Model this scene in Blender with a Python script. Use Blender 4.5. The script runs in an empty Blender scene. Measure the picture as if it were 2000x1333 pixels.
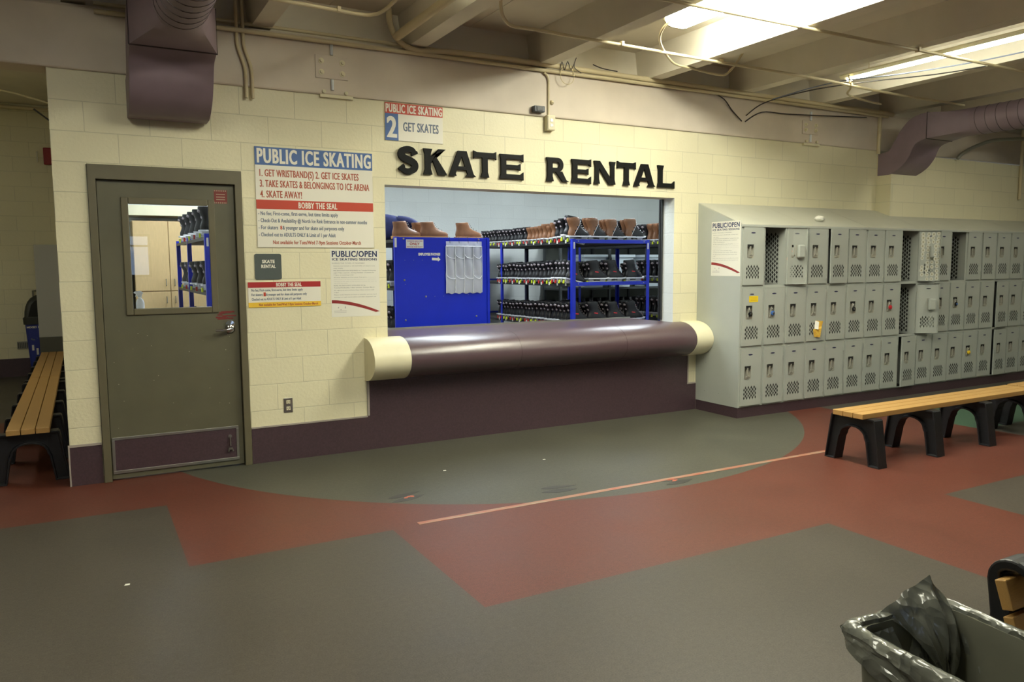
import bpy, bmesh, math, random
from mathutils import Vector, Matrix
PI = math.pi
C = bpy.context.scene.collection
random.seed(7)

# ------------------------------------------------------------ camera, world, exposure
cam_d = bpy.data.cameras.new('camera'); cam = bpy.data.objects.new('camera', cam_d); C.objects.link(cam)
YAW, PITCH, ROLL, FPX = .5055, .0981, -.0061, 1514.12
cam_d.sensor_width = 36; cam_d.lens = FPX*36/2000; cam_d.clip_start = .05; cam_d.clip_end = 100
_f = Vector((math.sin(YAW)*math.cos(PITCH), math.cos(YAW)*math.cos(PITCH), -math.sin(PITCH)))
_r = Vector((math.cos(YAW), -math.sin(YAW), 0)); _u = _r.cross(_f)
_r2 = math.cos(ROLL)*_r+math.sin(ROLL)*_u; _u2 = -math.sin(ROLL)*_r+math.cos(ROLL)*_u
cam.matrix_world = Matrix(((_r2.x, _u2.x, -_f.x, .1317), (_r2.y, _u2.y, -_f.y, -6.1134), (_r2.z, _u2.z, -_f.z, 1.5219), (0, 0, 0, 1)))
bpy.context.scene.camera = cam
W = bpy.data.worlds.new('world'); bpy.context.scene.world = W; W.use_nodes = True
W.node_tree.nodes['Background'].inputs[0].default_value = (.55, .72, 1, 1); W.node_tree.nodes['Background'].inputs[1].default_value = 2.5
vs = bpy.context.scene.view_settings
vs.view_transform = 'Standard'; vs.look = 'None'; vs.gamma = 1; vs.use_curve_mapping = False
vs.exposure = 0.17
LAMP = 66.0           # radiance of the lens of the lamp in view
LAMP_FAR = 17.0       # radiance of the other hall lamps
COOL = 26.0           # radiance of the rental room's fluorescent lenses
HALL_COL = (1, 1.0, .83); COOL_COL = (.84, .94, 1)

# ------------------------------------------------------------ helpers
def lin(c):
    return tuple(((v/255)/12.92 if v/255 <= .04045 else ((v/255+.055)/1.055)**2.4) for v in c)+(1,)
def mat(name, rgb, rough=.5, metal=0, spec=.5, noise=0, nscale=30, bump=0, emit=None, es=0, trans=0, coat=0, alpha=1, rgb2=None, stretch=None):
    m = bpy.data.materials.new(name); m.use_nodes = True; nt = m.node_tree; b = nt.nodes['Principled BSDF']
    b.inputs['Base Color'].default_value = lin(rgb); b.inputs['Roughness'].default_value = rough
    b.inputs['Metallic'].default_value = metal; b.inputs['Specular IOR Level'].default_value = spec
    b.inputs['Transmission Weight'].default_value = trans; b.inputs['Coat Weight'].default_value = coat; b.inputs['Alpha'].default_value = alpha
    if emit:
        b.inputs['Emission Color'].default_value = tuple(emit)+(1,); b.inputs['Emission Strength'].default_value = es
    if noise or bump:
        tc = nt.nodes.new('ShaderNodeTexCoord'); nz = nt.nodes.new('ShaderNodeTexNoise'); nz.inputs['Scale'].default_value = nscale; nz.inputs['Detail'].default_value = 5
        src = tc.outputs['Object']
        if stretch:
            mp = nt.nodes.new('ShaderNodeMapping'); mp.inputs['Scale'].default_value = stretch; nt.links.new(src, mp.inputs[0]); src = mp.outputs[0]
        nt.links.new(src, nz.inputs['Vector'])
        if noise:
            mx = nt.nodes.new('ShaderNodeMix'); mx.data_type = 'RGBA'; c = lin(rgb); c2 = lin(rgb2) if rgb2 else tuple(v*(1-noise) for v in c[:3])+(1,)
            rp = nt.nodes.new('ShaderNodeMapRange'); rp.inputs[1].default_value = .35; rp.inputs[2].default_value = .65
            nt.links.new(nz.outputs['Fac'], rp.inputs[0]); nt.links.new(rp.outputs[0], mx.inputs[0])
            mx.inputs[6].default_value = c; mx.inputs[7].default_value = c2; nt.links.new(mx.outputs[2], b.inputs['Base Color'])
        if bump:
            bp = nt.nodes.new('ShaderNodeBump'); bp.inputs['Strength'].default_value = bump; bp.inputs['Distance'].default_value = .01
            nt.links.new(nz.outputs['Fac'], bp.inputs['Height']); nt.links.new(bp.outputs[0], b.inputs['Normal'])
    return m

def block_mat(name, rgb, axis, grout=.80):
    """painted concrete block, 16 x 8 inch courses, measured from world position"""
    m = bpy.data.materials.new(name); m.use_nodes = True; nt = m.node_tree; b = nt.nodes['Principled BSDF']; N = nt.nodes.new; L = nt.links.new
    geo = N('ShaderNodeNewGeometry'); sp = N('ShaderNodeSeparateXYZ'); cb = N('ShaderNodeCombineXYZ')
    L(geo.outputs['Position'], sp.inputs[0]); L(sp.outputs[axis], cb.inputs[0]); L(sp.outputs['Z'], cb.inputs[1])
    br = N('ShaderNodeTexBrick'); br.offset = .5; br.inputs['Scale'].default_value = 1; br.inputs['Brick Width'].default_value = .4064; br.inputs['Row Height'].default_value = .2032
    br.inputs['Mortar Size'].default_value = .0042; br.inputs['Mortar Smooth'].default_value = .7; br.inputs['Bias'].default_value = 0
    c = lin(rgb); d = tuple(v*grout for v in c[:3])+(1,); e = tuple(v*.965 for v in c[:3])+(1,)
    br.inputs['Color1'].default_value = c; br.inputs['Color2'].default_value = e; br.inputs['Mortar'].default_value = d
    L(cb.outputs[0], br.inputs['Vector'])
    nz = N('ShaderNodeTexNoise'); nz.inputs['Scale'].default_value = 45; nz.inputs['Detail'].default_value = 6; L(geo.outputs['Position'], nz.inputs['Vector'])
    n2 = N('ShaderNodeTexNoise'); n2.inputs['Scale'].default_value = 1.3; n2.inputs['Detail'].default_value = 4; L(geo.outputs['Position'], n2.inputs['Vector'])
    mr = N('ShaderNodeMapRange'); mr.inputs[1].default_value = .3; mr.inputs[2].default_value = .7; mr.inputs[3].default_value = .92; mr.inputs[4].default_value = 1.0; L(n2.outputs['Fac'], mr.inputs[0])
    mx = N('ShaderNodeMix'); mx.data_type = 'RGBA'; mx.blend_type = 'MULTIPLY'; mx.inputs[0].default_value = 1
    L(br.outputs['Color'], mx.inputs[6]); L(mr.outputs[0], mx.inputs[7]); L(mx.outputs[2], b.inputs['Base Color'])
    ma = N('ShaderNodeMath'); ma.operation = 'MULTIPLY_ADD'; ma.inputs[1].default_value = -1.4; L(br.outputs['Fac'], ma.inputs[0]); L(nz.outputs['Fac'], ma.inputs[2])
    bp = N('ShaderNodeBump'); bp.inputs['Strength'].default_value = .30; bp.inputs['Distance'].default_value = .006; L(ma.outputs[0], bp.inputs['Height']); L(bp.outputs[0], b.inputs['Normal'])
    b.inputs['Roughness'].default_value = .42; b.inputs['Specular IOR Level'].default_value = .4
    return m

class MB:
    def __init__(s): s.v = []; s.f = []; s.m = []
    def add(s, vs, fs, m=0):
        k = len(s.v); s.v += [tuple(p) for p in vs]; s.f += [tuple(i+k for i in f) for f in fs]; s.m += [m]*len(fs); return s
    def box(s, x0, x1, y0, y1, z0, z1, m=0):
        return s.add([(x0, y0, z0), (x1, y0, z0), (x1, y1, z0), (x0, y1, z0), (x0, y0, z1), (x1, y0, z1), (x1, y1, z1), (x0, y1, z1)],
                     [(0, 3, 2, 1), (4, 5, 6, 7), (0, 1, 5, 4), (1, 2, 6, 5), (2, 3, 7, 6), (3, 0, 4, 7)], m)
    def prism(s, pts, ax, a, b, m=0):
        n = len(pts)
        def P(p, t): return (t, p[0], p[1]) if ax == 'x' else (p[0], t, p[1]) if ax == 'y' else (p[0], p[1], t)
        vs = [P(p, a) for p in pts]+[P(p, b) for p in pts]
        fs = [tuple(range(n)), tuple(range(2*n-1, n-1, -1))]+[(i, i+n, (i+1) % n+n, (i+1) % n) for i in range(n)]
        return s.add(vs, fs, m)
    def loft(s, rings, m=0, cap=True, closed=True):
        n = len(rings[0]); vs = [p for r in rings for p in r]; fs = []
        for j in range(len(rings)-1):
            for i in range(n if closed else n-1):
                fs.append((j*n+i, j*n+(i+1) % n, (j+1)*n+(i+1) % n, (j+1)*n+i))
        if cap and closed: fs += [tuple(range(n-1, -1, -1)), tuple(range((len(rings)-1)*n, len(rings)*n))]
        return s.add(vs, fs, m)
    def tube(s, path, r, n=10, m=0, smooth=0, cap=True):
        P = [Vector(p) for p in path]
        if smooth: P = catmull(P, smooth)
        rings = []; up = None
        for i, p in enumerate(P):
            t = (P[min(i+1, len(P)-1)]-P[max(i-1, 0)]).normalized()
            if up is None:
                up = Vector((0, 0, 1)) if abs(t.z) < .9 else Vector((1, 0, 0))
            a = t.cross(up).normalized(); b = a.cross(t).normalized(); up = b
            rr = r[i] if isinstance(r, (list, tuple)) else r
            rings.append([p+rr*(math.cos(2*PI*k/n)*a+math.sin(2*PI*k/n)*b) for k in range(n)])
        return s.loft(rings, m, cap)
    def lathe(s, prof, c, ax='z', n=20, m=0):
        rings = []
        for r, h in prof:
            ring = []
            for k in range(n):
                a = 2*PI*k/n; u, v = r*math.cos(a), r*math.sin(a)
                ring.append((c[0]+u, c[1]+v, c[2]+h) if ax == 'z' else (c[0]+u, c[1]+h, c[2]+v) if ax == 'y' else (c[0]+h, c[1]+u, c[2]+v))
            rings.append(ring)
        return s.loft(rings, m)
    def build(s, name, mats, parent=None, org=None, bevel=0, smooth=None, seg=2):
        if not isinstance(mats, (list, tuple)): mats = [mats]
        o0 = Vector(org) if org is not None else Vector((0, 0, 0))
        base = o0
        if parent is not None and org is None:
            base = world_of(parent)
        me = bpy.data.meshes.new(name)
        me.from_pydata([tuple(Vector(p)-base) for p in s.v], [], s.f)
        for p, i in zip(me.polygons, s.m): p.material_index = i
        bm = bmesh.new(); bm.from_mesh(me); bmesh.ops.recalc_face_normals(bm, faces=bm.faces); bm.to_mesh(me); bm.free()
        for x in mats: me.materials.append(x)
        if smooth is not None:
            for p in me.polygons: p.use_smooth = True
            me.set_sharp_from_angle(angle=math.radians(smooth))
        ob = bpy.data.objects.new(name, me); C.objects.link(ob)
        if parent is not None:
            ob.parent = parent
            if org is not None: ob.location = o0-world_of(parent)
        else: ob.location = o0
        if bevel:
            md = ob.modifiers.new('bevel', 'BEVEL'); md.width = bevel; md.segments = seg; md.limit_method = 'ANGLE'; md.angle_limit = math.radians(40)
        return ob
def world_of(o):
    p = Vector((0, 0, 0))
    while o is not None: p += o.location; o = o.parent
    return p
def catmull(P, k):
    Q = []; n = len(P)
    for i in range(n-1):
        a, b, c, d = P[max(i-1, 0)], P[i], P[i+1], P[min(i+2, n-1)]
        for j in range(k):
            t = j/k
            Q.append(.5*((2*b)+(c-a)*t+(2*a-5*b+4*c-d)*t*t+(3*b-a-3*c+d)*t**3))
    Q.append(P[-1]); return Q
def tag(o, label=None, cat=None, group=None, kind=None):
    if label: o['label'] = label
    if cat: o['category'] = cat
    if group: o['group'] = group
    if kind: o['kind'] = kind
    return o
def thing(name, label, cat, loc=(0, 0, 0), rz=0, group=None):
    o = bpy.data.objects.new(name, None); o.empty_display_size = .1; C.objects.link(o); o.location = loc; o.rotation_euler = (0, 0, rz)
    return tag(o, label, cat, group)
def struct(o): o['kind'] = 'structure'; return o
def dup(root, loc=None, rz=None, label=None, group=None):
    def cp(o, par):
        c = o.copy(); C.objects.link(c); c.parent = par
        for ch in o.children: cp(ch, c)
        return c
    r = cp(root, None)
    if loc is not None: r.location = loc
    if rz is not None: r.rotation_euler = (0, 0, rz)
    if label: r['label'] = label
    if group: r['group'] = group
    return r
_ff = {}
def text_mb(txt, bold=0.0, spacing=1.0):
    """text outline as (verts, faces) in (x, z), scaled to cap height 1"""
    cu = bpy.data.curves.new('t', 'FONT'); cu.body = txt; cu.size = 1; cu.offset = bold; cu.resolution_u = 3; cu.space_character = spacing
    ob = bpy.data.objects.new('t', cu); C.objects.link(ob); dg = bpy.context.evaluated_depsgraph_get(); dg.update()
    me = bpy.data.meshes.new_from_object(ob.evaluated_get(dg))
    v = [(p.co.x, p.co.y) for p in me.vertices]; f = [tuple(p.vertices) for p in me.polygons]
    bpy.data.objects.remove(ob); bpy.data.curves.remove(cu); bpy.data.meshes.remove(me)
    return v, f
_cap = {}
def write(mb, txt, x0, x1, zb, cap, y, bold=0.0, m=0, ax='y', spacing=1.0, slope=0.0, fat=0.0):
    """lettering between x0 and x1 standing on baseline zb with capital height cap, on the plane ax = y"""
    if bold not in _cap:
        hv, _ = text_mb('H', bold); _cap[bold] = (min(p[1] for p in hv), max(p[1] for p in hv))
    lo, hi = _cap[bold]; v, f = text_mb(txt, bold, spacing)
    if not v: return
    a = min(p[0] for p in v); b = max(p[0] for p in v); k = cap/(hi-lo); q = (x1-x0)/(b-a)
    pts = [(x0+(p[0]-a)*q, zb+(p[1]-lo)*k+slope*((p[0]-a)*q)) for p in v]
    for j, d in enumerate((0, -fat, fat) if fat else (0,)): mb.add([(p[0]+d, y-.00003*j, p[1]) if ax == 'y' else (y-.00003*j, p[0]+d, p[1]) for p in pts], f, m)
ORD = ['first', 'second', 'third', 'fourth', 'fifth', 'sixth', 'seventh', 'eighth', 'ninth', 'tenth', 'eleventh', 'twelfth', 'thirteenth', 'fourteenth', 'fifteenth', 'sixteenth', 'seventeenth', 'eighteenth', 'nineteenth', 'twentieth', 'twenty-first', 'twenty-second', 'twenty-third', 'twenty-fourth', 'twenty-fifth']

# ------------------------------------------------------------ materials
CREAM = (234, 227, 194)
M = dict(
 cream=block_mat('cream_block_x', CREAM, 'X'), cream_y=block_mat('cream_block_y', CREAM, 'Y'),
 coolw=block_mat('white_block_x', (226, 230, 226), 'X', .9), coolw_y=block_mat('white_block_y', (226, 230, 226), 'Y', .9),
 creamp=mat('cream_paint', CREAM, .4, noise=.10, nscale=4, bump=.1), beam=mat('beam_concrete_paint', (220, 208, 192), .6, noise=.12, nscale=2.2, bump=.05),
 ceil=mat('ceiling_concrete_paint', (228, 221, 204), .65, noise=.10, nscale=2.5, bump=.05),
 purple=mat('purple_laminate', (78, 60, 66), .38, noise=.22, nscale=90, bump=.02), edge=mat('grey_edge_strip', (168, 158, 148), .5),
 counter=mat('brown_laminate', (90, 71, 76), .32, noise=.15, nscale=120, spec=.8),
 door=mat('door_grey_paint', (100, 97, 78), .38, noise=.10, nscale=5, bump=.03), frame=mat('frame_grey_paint', (104, 98, 76), .42, noise=.08, nscale=6),
 zinc=mat('handle_zinc', (186, 184, 172), .35, .45), brightstud=mat('stud_chrome_gleam', (226, 232, 238), .35, .2), chrome=mat('chrome', (205, 205, 205), .12, 1), steel=mat('brushed_steel', (170, 168, 160), .35, 1), alu=mat('aluminium', (165, 165, 158), .38, .9),
 locker=mat('locker_grey_enamel', (176, 180, 172), .33, noise=.05, nscale=3), hood=mat('locker_hood_enamel', (190, 190, 176), .4, noise=.05, nscale=3),
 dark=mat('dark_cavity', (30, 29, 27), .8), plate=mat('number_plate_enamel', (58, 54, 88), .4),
 black=mat('black_plastic', (30, 31, 34), .42, noise=.25, nscale=60, bump=.08), letter=mat('black_letter_face', (13, 13, 12), .6, spec=.2),
 blue=mat('blue_enamel', (16, 42, 190), .35, noise=.08, nscale=4), dkblue=mat('dark_post_enamel', (34, 36, 62), .45), shelf=mat('shelf_board', (66, 60, 54), .7),
 wood=mat('bench_recycled_plank', (184, 144, 84), .5, noise=.14, nscale=60, bump=.06, stretch=(1, 8, 8)),
 duct=mat('duct_plum_paint', (136, 118, 128), .45, noise=.12, nscale=5), pipe=mat('conduit_cream_paint', (208, 194, 158), .5), wire=mat('cable_sheath', (58, 54, 52), .6),
 bluecable=mat('cable_blue_sheath', (120, 128, 150), .5),
 white=mat('sign_white', (232, 228, 214), .45), sblue=mat('sign_blue', (66, 100, 158), .45), sred=mat('sign_red', (188, 66, 44), .45), tred=mat('ink_red', (170, 84, 58), .6),
 tblue=mat('ink_slate', (96, 108, 128), .6), navy=mat('ink_navy', (40, 52, 92), .6), ink=mat('ink_grey', (136, 138, 136), .6), dred=mat('sign_crimson', (168, 44, 44), .45),
 yellow=mat('sign_yellow', (236, 194, 62), .45), plaque=mat('plaque_grey', (78, 86, 84), .5), paper=mat('paper_white', (226, 224, 212), .6), swoosh=mat('swoosh_maroon', (140, 40, 40), .5),
 glass=mat('pane_glass', (255, 255, 255), .0, trans=1), boot=mat('boot_black', (23, 22, 25), .36, noise=.2, nscale=40), patch=mat('boot_grey_patch', (150, 138, 142), .4),
 brown=mat('boot_brown_leather', (132, 90, 60), .42, noise=.15, nscale=25), tan=mat('boot_tan_leather', (146, 100, 68), .38, noise=.2, nscale=20), sole=mat('boot_sole', (176, 128, 74), .5),
 holder=mat('blade_holder_white', (232, 234, 238), .35), tagy=mat('tag_yellow', (206, 222, 40), .5), tagr=mat('tag_red', (190, 44, 40), .5), redm=mat('red_mark', (206, 48, 56), .5),
 tub=mat('tub_translucent_white', (214, 226, 232), .35), cab=mat('cabinet_maple', (214, 184, 132), .45, noise=.08, nscale=12, stretch=(6, 6, 1)),
 denim=mat('blue_fabric', (44, 52, 104), .8, noise=.25, nscale=25, bump=.2), vinyl=mat('clear_vinyl', (228, 232, 240), .2, trans=.35, noise=.03, nscale=20), bind=mat('white_binding', (238, 240, 242), .5),
 bingrey=mat('bin_grey_plastic', (112, 112, 98), .5, noise=.06, nscale=30), recyc=mat('recycle_blue_plastic', (46, 58, 142), .45), lid=mat('lid_charcoal', (52, 54, 50), .5),
 board=mat('board_grey', (176, 176, 172), .5), boardd=mat('board_dark_grey', (84, 84, 76), .5), red=mat('alarm_red', (150, 26, 22), .4), grille=mat('grille_grey', (150, 146, 132), .4),
 device=mat('device_charcoal', (62, 66, 74), .45), tapeo=None, beige=mat('outlet_ivory', (216, 208, 178), .4), label_y=mat('sticker_yellow', (238, 206, 44), .5),
 snack=mat('wrapper_yellow', (250, 216, 96), .4, noise=.4, nscale=60, rgb2=(242, 184, 78)), sticker=mat('sticker_cream', (206, 206, 192), .6), lockmat=mat('padlock_black', (36, 36, 38), .3, .3),
 lockblue=mat('padlock_blue', (70, 110, 180), .3), mark=mat('floor_mark_dark', (54, 52, 46), .5, noise=.3, nscale=20), marko=mat('floor_mark_orange', (176, 92, 66), .5),
 bottle=mat('bottle_white', (228, 232, 238), .3),
)
M['lens'] = mat('hall_lamp_lens', (250, 248, 240), .4, emit=HALL_COL, es=LAMP)
M['tubeglow'] = mat('hall_lamp_tube', (250, 248, 240), .4, emit=HALL_COL, es=LAMP*.46)
M['lens_far'] = mat('hall_lamp_lens_far', (250, 248, 240), .4, emit=HALL_COL, es=LAMP_FAR)
M['lens_mid'] = mat('hall_lamp_lens_mid', (250, 248, 240), .4, emit=HALL_COL, es=LAMP_FAR*1.5)
M['lens_dim'] = mat('corridor_fill_lens', (250, 248, 240), .4, emit=HALL_COL, es=LAMP_FAR*.62)
M['clens'] = mat('cool_lamp_lens', (250, 250, 250), .4, emit=COOL_COL, es=COOL)
# garbage bag film: dark, thin, glossy, crumpled
def bag_mat():
    m = mat('bag_film', (112, 114, 106), .20, spec=.8); nt = m.node_tree; b = nt.nodes['Principled BSDF']
    tc = nt.nodes.new('ShaderNodeTexCoord'); mp = nt.nodes.new('ShaderNodeMapping'); mp.inputs['Scale'].default_value = (1, .7, .6); nt.links.new(tc.outputs['Object'], mp.inputs[0])
    nz = nt.nodes.new('ShaderNodeTexNoise'); nz.inputs['Scale'].default_value = 7; nt.links.new(mp.outputs[0], nz.inputs['Vector'])
    vm = nt.nodes.new('ShaderNodeMix'); vm.data_type = 'VECTOR'; vm.inputs[0].default_value = .12; nt.links.new(mp.outputs[0], vm.inputs[4]); nt.links.new(nz.outputs['Color'], vm.inputs[5])
    prev = None
    for sc, st in ((14, 1.0), (38, .7)):
        vo = nt.nodes.new('ShaderNodeTexVoronoi'); vo.inputs['Scale'].default_value = sc; nt.links.new(vm.outputs[1], vo.inputs['Vector'])
        bp = nt.nodes.new('ShaderNodeBump'); bp.inputs['Strength'].default_value = st; bp.inputs['Distance'].default_value = .35/sc; nt.links.new(vo.outputs['Distance'], bp.inputs['Height'])
        if prev: nt.links.new(prev, bp.inputs['Normal'])
        prev = bp.outputs[0]
    nt.links.new(prev, b.inputs['Normal']); return m
M['bag'] = bag_mat()
def tape_mat():
    m = mat('floor_tape', (146, 132, 112), .5, noise=1, nscale=5, rgb2=(158, 82, 58), stretch=(1, 8, 1)); return m
M['tape'] = tape_mat()

def floor_mat():
    """coloured sheet flooring: stepped rust field, grey ground, green-grey disc, all cut to shape"""
    m = bpy.data.materials.new('sheet_flooring'); m.use_nodes = True; nt = m.node_tree; b = nt.nodes['Principled BSDF']; N = nt.nodes.new; L = nt.links.new
    geo = N('ShaderNodeNewGeometry'); sp = N('ShaderNodeSeparateXYZ'); L(geo.outputs['Position'], sp.inputs[0]); X, Y = sp.outputs[0], sp.outputs[1]
    def op(o, a, c):
        n = N('ShaderNodeMath'); n.operation = o
        for i, s in enumerate((a, c)):
            if isinstance(s, (int, float)): n.inputs[i].default_value = s
            else: L(s, n.inputs[i])
        return n.outputs[0]
    gt = lambda a, c: op('GREATER_THAN', a, c); lt = lambda a, c: op('LESS_THAN', a, c)
    AND = lambda a, c: op('MULTIPLY', a, c); OR = lambda a, c: op('MAXIMUM', a, c)
    def dist(x, y):
        dx = op('SUBTRACT', X, x); dy = op('SUBTRACT', Y, y); return op('SQRT', op('ADD', op('MULTIPLY', dx, dx), op('MULTIPLY', dy, dy)), 0)
    red = AND(lt(X, .537), gt(Y, -.80))
    red = OR(red, AND(AND(gt(X, .536), lt(X, 1.632)), gt(Y, -1.97)))
    red = OR(red, AND(AND(gt(X, 1.631), lt(X, 3.891)), gt(Y, -3.14)))
    red = OR(red, AND(AND(gt(X, 3.89), lt(X, 5.026)), gt(Y, -5.4)))
    red = OR(red, AND(gt(X, 5.025), gt(Y, -3.133)))
    red = AND(red, lt(Y, 2.9))
    disc = AND(lt(dist(3.712, 1.04), 3.167), lt(Y, .3))
    pale = AND(AND(gt(X, 7.30), gt(Y, -2.9)), lt(Y, -2.079))
    side = AND(AND(gt(X, 7.26), gt(Y, -2.08)), lt(Y, -.98))            # far green area by the lockers
    strip = AND(AND(gt(X, 6.9), gt(Y, -.98)), gt(dist(3.712, 1.04), 3.167))
    nz = N('ShaderNodeTexNoise'); nz.inputs['Scale'].default_value = 160; nz.inputs['Detail'].default_value = 3; L(geo.outputs['Position'], nz.inputs['Vector'])
    n2 = N('ShaderNodeTexNoise'); n2.inputs['Scale'].default_value = 2.2; n2.inputs['Detail'].default_value = 5; L(geo.outputs['Position'], n2.inputs['Vector'])
    def mixc(f, a, c, blend='MIX'):
        n = N('ShaderNodeMix'); n.data_type = 'RGBA'; n.blend_type = blend
        for i, s in ((0, f), (6, a), (7, c)):
            if isinstance(s, (int, float)): n.inputs[i].default_value = s
            elif isinstance(s, tuple): n.inputs[i].default_value = s
            else: L(s, n.inputs[i])
        return n.outputs[2]
    col = mixc(red, lin((72, 66, 58)), lin((96, 52, 40)))
    col = mixc(disc, col, lin((78, 77, 66))); col = mixc(side, col, lin((62, 88, 70))); col = mixc(pale, col, lin((82, 79, 72))); col = mixc(strip, col, lin((82, 79, 72)))
    mr = N('ShaderNodeMapRange'); mr.inputs[1].default_value = .3; mr.inputs[2].default_value = .7; mr.inputs[3].default_value = .72; mr.inputs[4].default_value = 1.2; L(nz.outputs['Fac'], mr.inputs[0])
    m2 = N('ShaderNodeMapRange'); m2.inputs[1].default_value = .3; m2.inputs[2].default_value = .7; m2.inputs[3].default_value = .90; m2.inputs[4].default_value = 1.06; L(n2.outputs['Fac'], m2.inputs[0])
    n3 = N('ShaderNodeTexNoise'); n3.inputs['Scale'].default_value = 38; n3.inputs['Detail'].default_value = 6; n3.inputs['Roughness'].default_value = .7; L(geo.outputs['Position'], n3.inputs['Vector'])
    m3 = N('ShaderNodeMapRange'); m3.inputs[1].default_value = .3; m3.inputs[2].default_value = .7; m3.inputs[3].default_value = .84; m3.inputs[4].default_value = 1.14; L(n3.outputs['Fac'], m3.inputs[0])
    col = mixc(1.0, col, m3.outputs[0], 'MULTIPLY'); col = mixc(1.0, col, mr.outputs[0], 'MULTIPLY'); col = mixc(1.0, col, m2.outputs[0], 'MULTIPLY')
    L(col, b.inputs['Base Color'])
    r = N('ShaderNodeMapRange'); r.inputs[3].default_value = .42; r.inputs[4].default_value = .56; L(n2.outputs['Fac'], r.inputs[0]); L(r.outputs[0], b.inputs['Roughness'])
    b.inputs['Specular IOR Level'].default_value = .34
    bp = N('ShaderNodeBump'); bp.inputs['Strength'].default_value = .12; bp.inputs['Distance'].default_value = .003; L(nz.outputs['Fac'], bp.inputs['Height']); L(bp.outputs[0], b.inputs['Normal'])
    return m
M['floor'] = floor_mat()

# ------------------------------------------------------------ the setting
HX0, HX1, HY0, WT = -7.0, 14.0, -13.0, 2.845      # hall extents, top of block wall
mb = MB(); mb.box(HX0-.2, HX1+.2, HY0-.2, 7.0, -.12, 0); struct(mb.build('floor', M['floor']))
# front wall with its door and serving opening
mb = MB()
for a in ((0, .20, 0, WT), (.20, 1.216, 2.224, WT), (1.216, 2.336, 0, WT), (2.336, 5.392, 2.18, WT), (5.392, 8.50, 0, WT), (2.336, 5.392, 0, .90)):
    mb.box(a[0], a[1], 0, .2, a[2], a[3])
o = mb.build('wall_front', [M['cream'], M['cream_y'], M['coolw'], M['coolw_y']])
for p in o.data.polygons:
    n = p.normal; c = p.center
    if c.y > .19: p.material_index = 2
    elif abs(n.x) > .5: p.material_index = 3 if 2.3 < c.x < 5.5 else 1
struct(o)
mb = MB(); mb.box(8.50, HX1, -.195, .2, 0, WT-.05)
o = mb.build('wall_right', [M['cream'], M['cream_y']])
for p in o.data.polygons:
    if abs(p.normal.x) > .5: p.material_index = 1
struct(o)
mb = MB(); mb.box(0, .2, .2, 6.7, 0, 3.76); struct(mb.build('wall_corridor', M['cream_y']))
mb = MB(); mb.box(-3.2, .2, 6.7, 6.9, 0, 3.85); struct(mb.build('wall_corridor_end', M['cream']))
mb = MB(); mb.box(-3.4, -3.2, .25, 6.9, 0, 3.85); struct(mb.build('wall_corridor_left', M['cream_y']))
mb = MB(); mb.box(HX0, -3.2, .05, .25, 0, 3.6); struct(mb.build('wall_front_left', M['cream']))
mb = MB(); mb.box(.2, 9.6, 4.6, 4.8, 0, 3.2); struct(mb.build('wall_rental_back', M['coolw']))
mb = MB(); mb.box(.2, .23, .2, 4.6, 0, 3.2); struct(mb.build('wall_rental_left', M['coolw_y']))
mb = MB(); mb.box(9.6, 9.8, .2, 4.8, 0, 3.2); struct(mb.build('wall_rental_right', M['coolw_y']))
mb = MB(); mb.box(HX0-.2, HX0, HY0, .25, 0, 3.6); struct(mb.build('wall_left', M['cream_y']))
mb = MB(); mb.box(HX1, HX1+.2, HY0, .2, 0, 3.6); struct(mb.build('wall_far_right', M['cream_y']))
# wall behind the camera with daylight windows
wins = [(.30, 1.53, 1.30, 2.25), (4.0, 5.6, 1.2, 2.5), (7.2, 8.8, 1.2, 2.5), (-4.2, -2.6, 1.2, 2.5)]  # first window is mirrored in the door glass; larger ones added for floor sheen
mb = MB(); xs = sorted([HX0]+[v for w in wins for v in w[:2]]+[HX1]); ws = sorted(wins)
edges = [HX0]+[v for w in ws for v in w[:2]]+[HX1]
for i in range(0, len(edges), 2): mb.box(edges[i], edges[i+1], HY0-.2, HY0, 0, 3.6)
for w in ws: mb.box(w[0], w[1], HY0-.2, HY0, 0, w[2]); mb.box(w[0], w[1], HY0-.2, HY0, w[3], 3.6)
struct(mb.build('wall_back', M['cream']))
for i, w in enumerate(ws):
    mb = MB(); d = .05
    mb.box(w[0], w[0]+d, HY0-.12, HY0-.02, w[2], w[3]); mb.box(w[1]-d, w[1], HY0-.12, HY0-.02, w[2], w[3])
    mb.box(w[0]+d, w[1]-d, HY0-.12, HY0-.02, w[2], w[2]+d); mb.box(w[0]+d, w[1]-d, HY0-.12, HY0-.02, w[3]-d, w[3])
    mb.box((w[0]+w[1])/2-.03, (w[0]+w[1])/2+.03, HY0-.11, HY0-.03, w[2]+d, w[3]-d); mb.box(w[0]+d, w[1]-d, HY0-.11, HY0-.03, w[3]-.28, w[3]-.24)
    o = struct(mb.build('window_%d' % (i+1), M['frame']))
    mb = MB(); mb.box(w[0]+d, w[1]-d, HY0-.075, HY0-.07, w[2]+d, w[3]-d); mb.build('pane', M['glass'], o)
# spandrel beam over the wall, with the ledge on top
mb = MB(); mb.box(HX0, HX1, -.02, .22, WT, 3.26); mb.box(HX0, HX1, .02, .22, 3.26, 3.285)
struct(mb.build('trim_1', M['beam'], bevel=.012))
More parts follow.
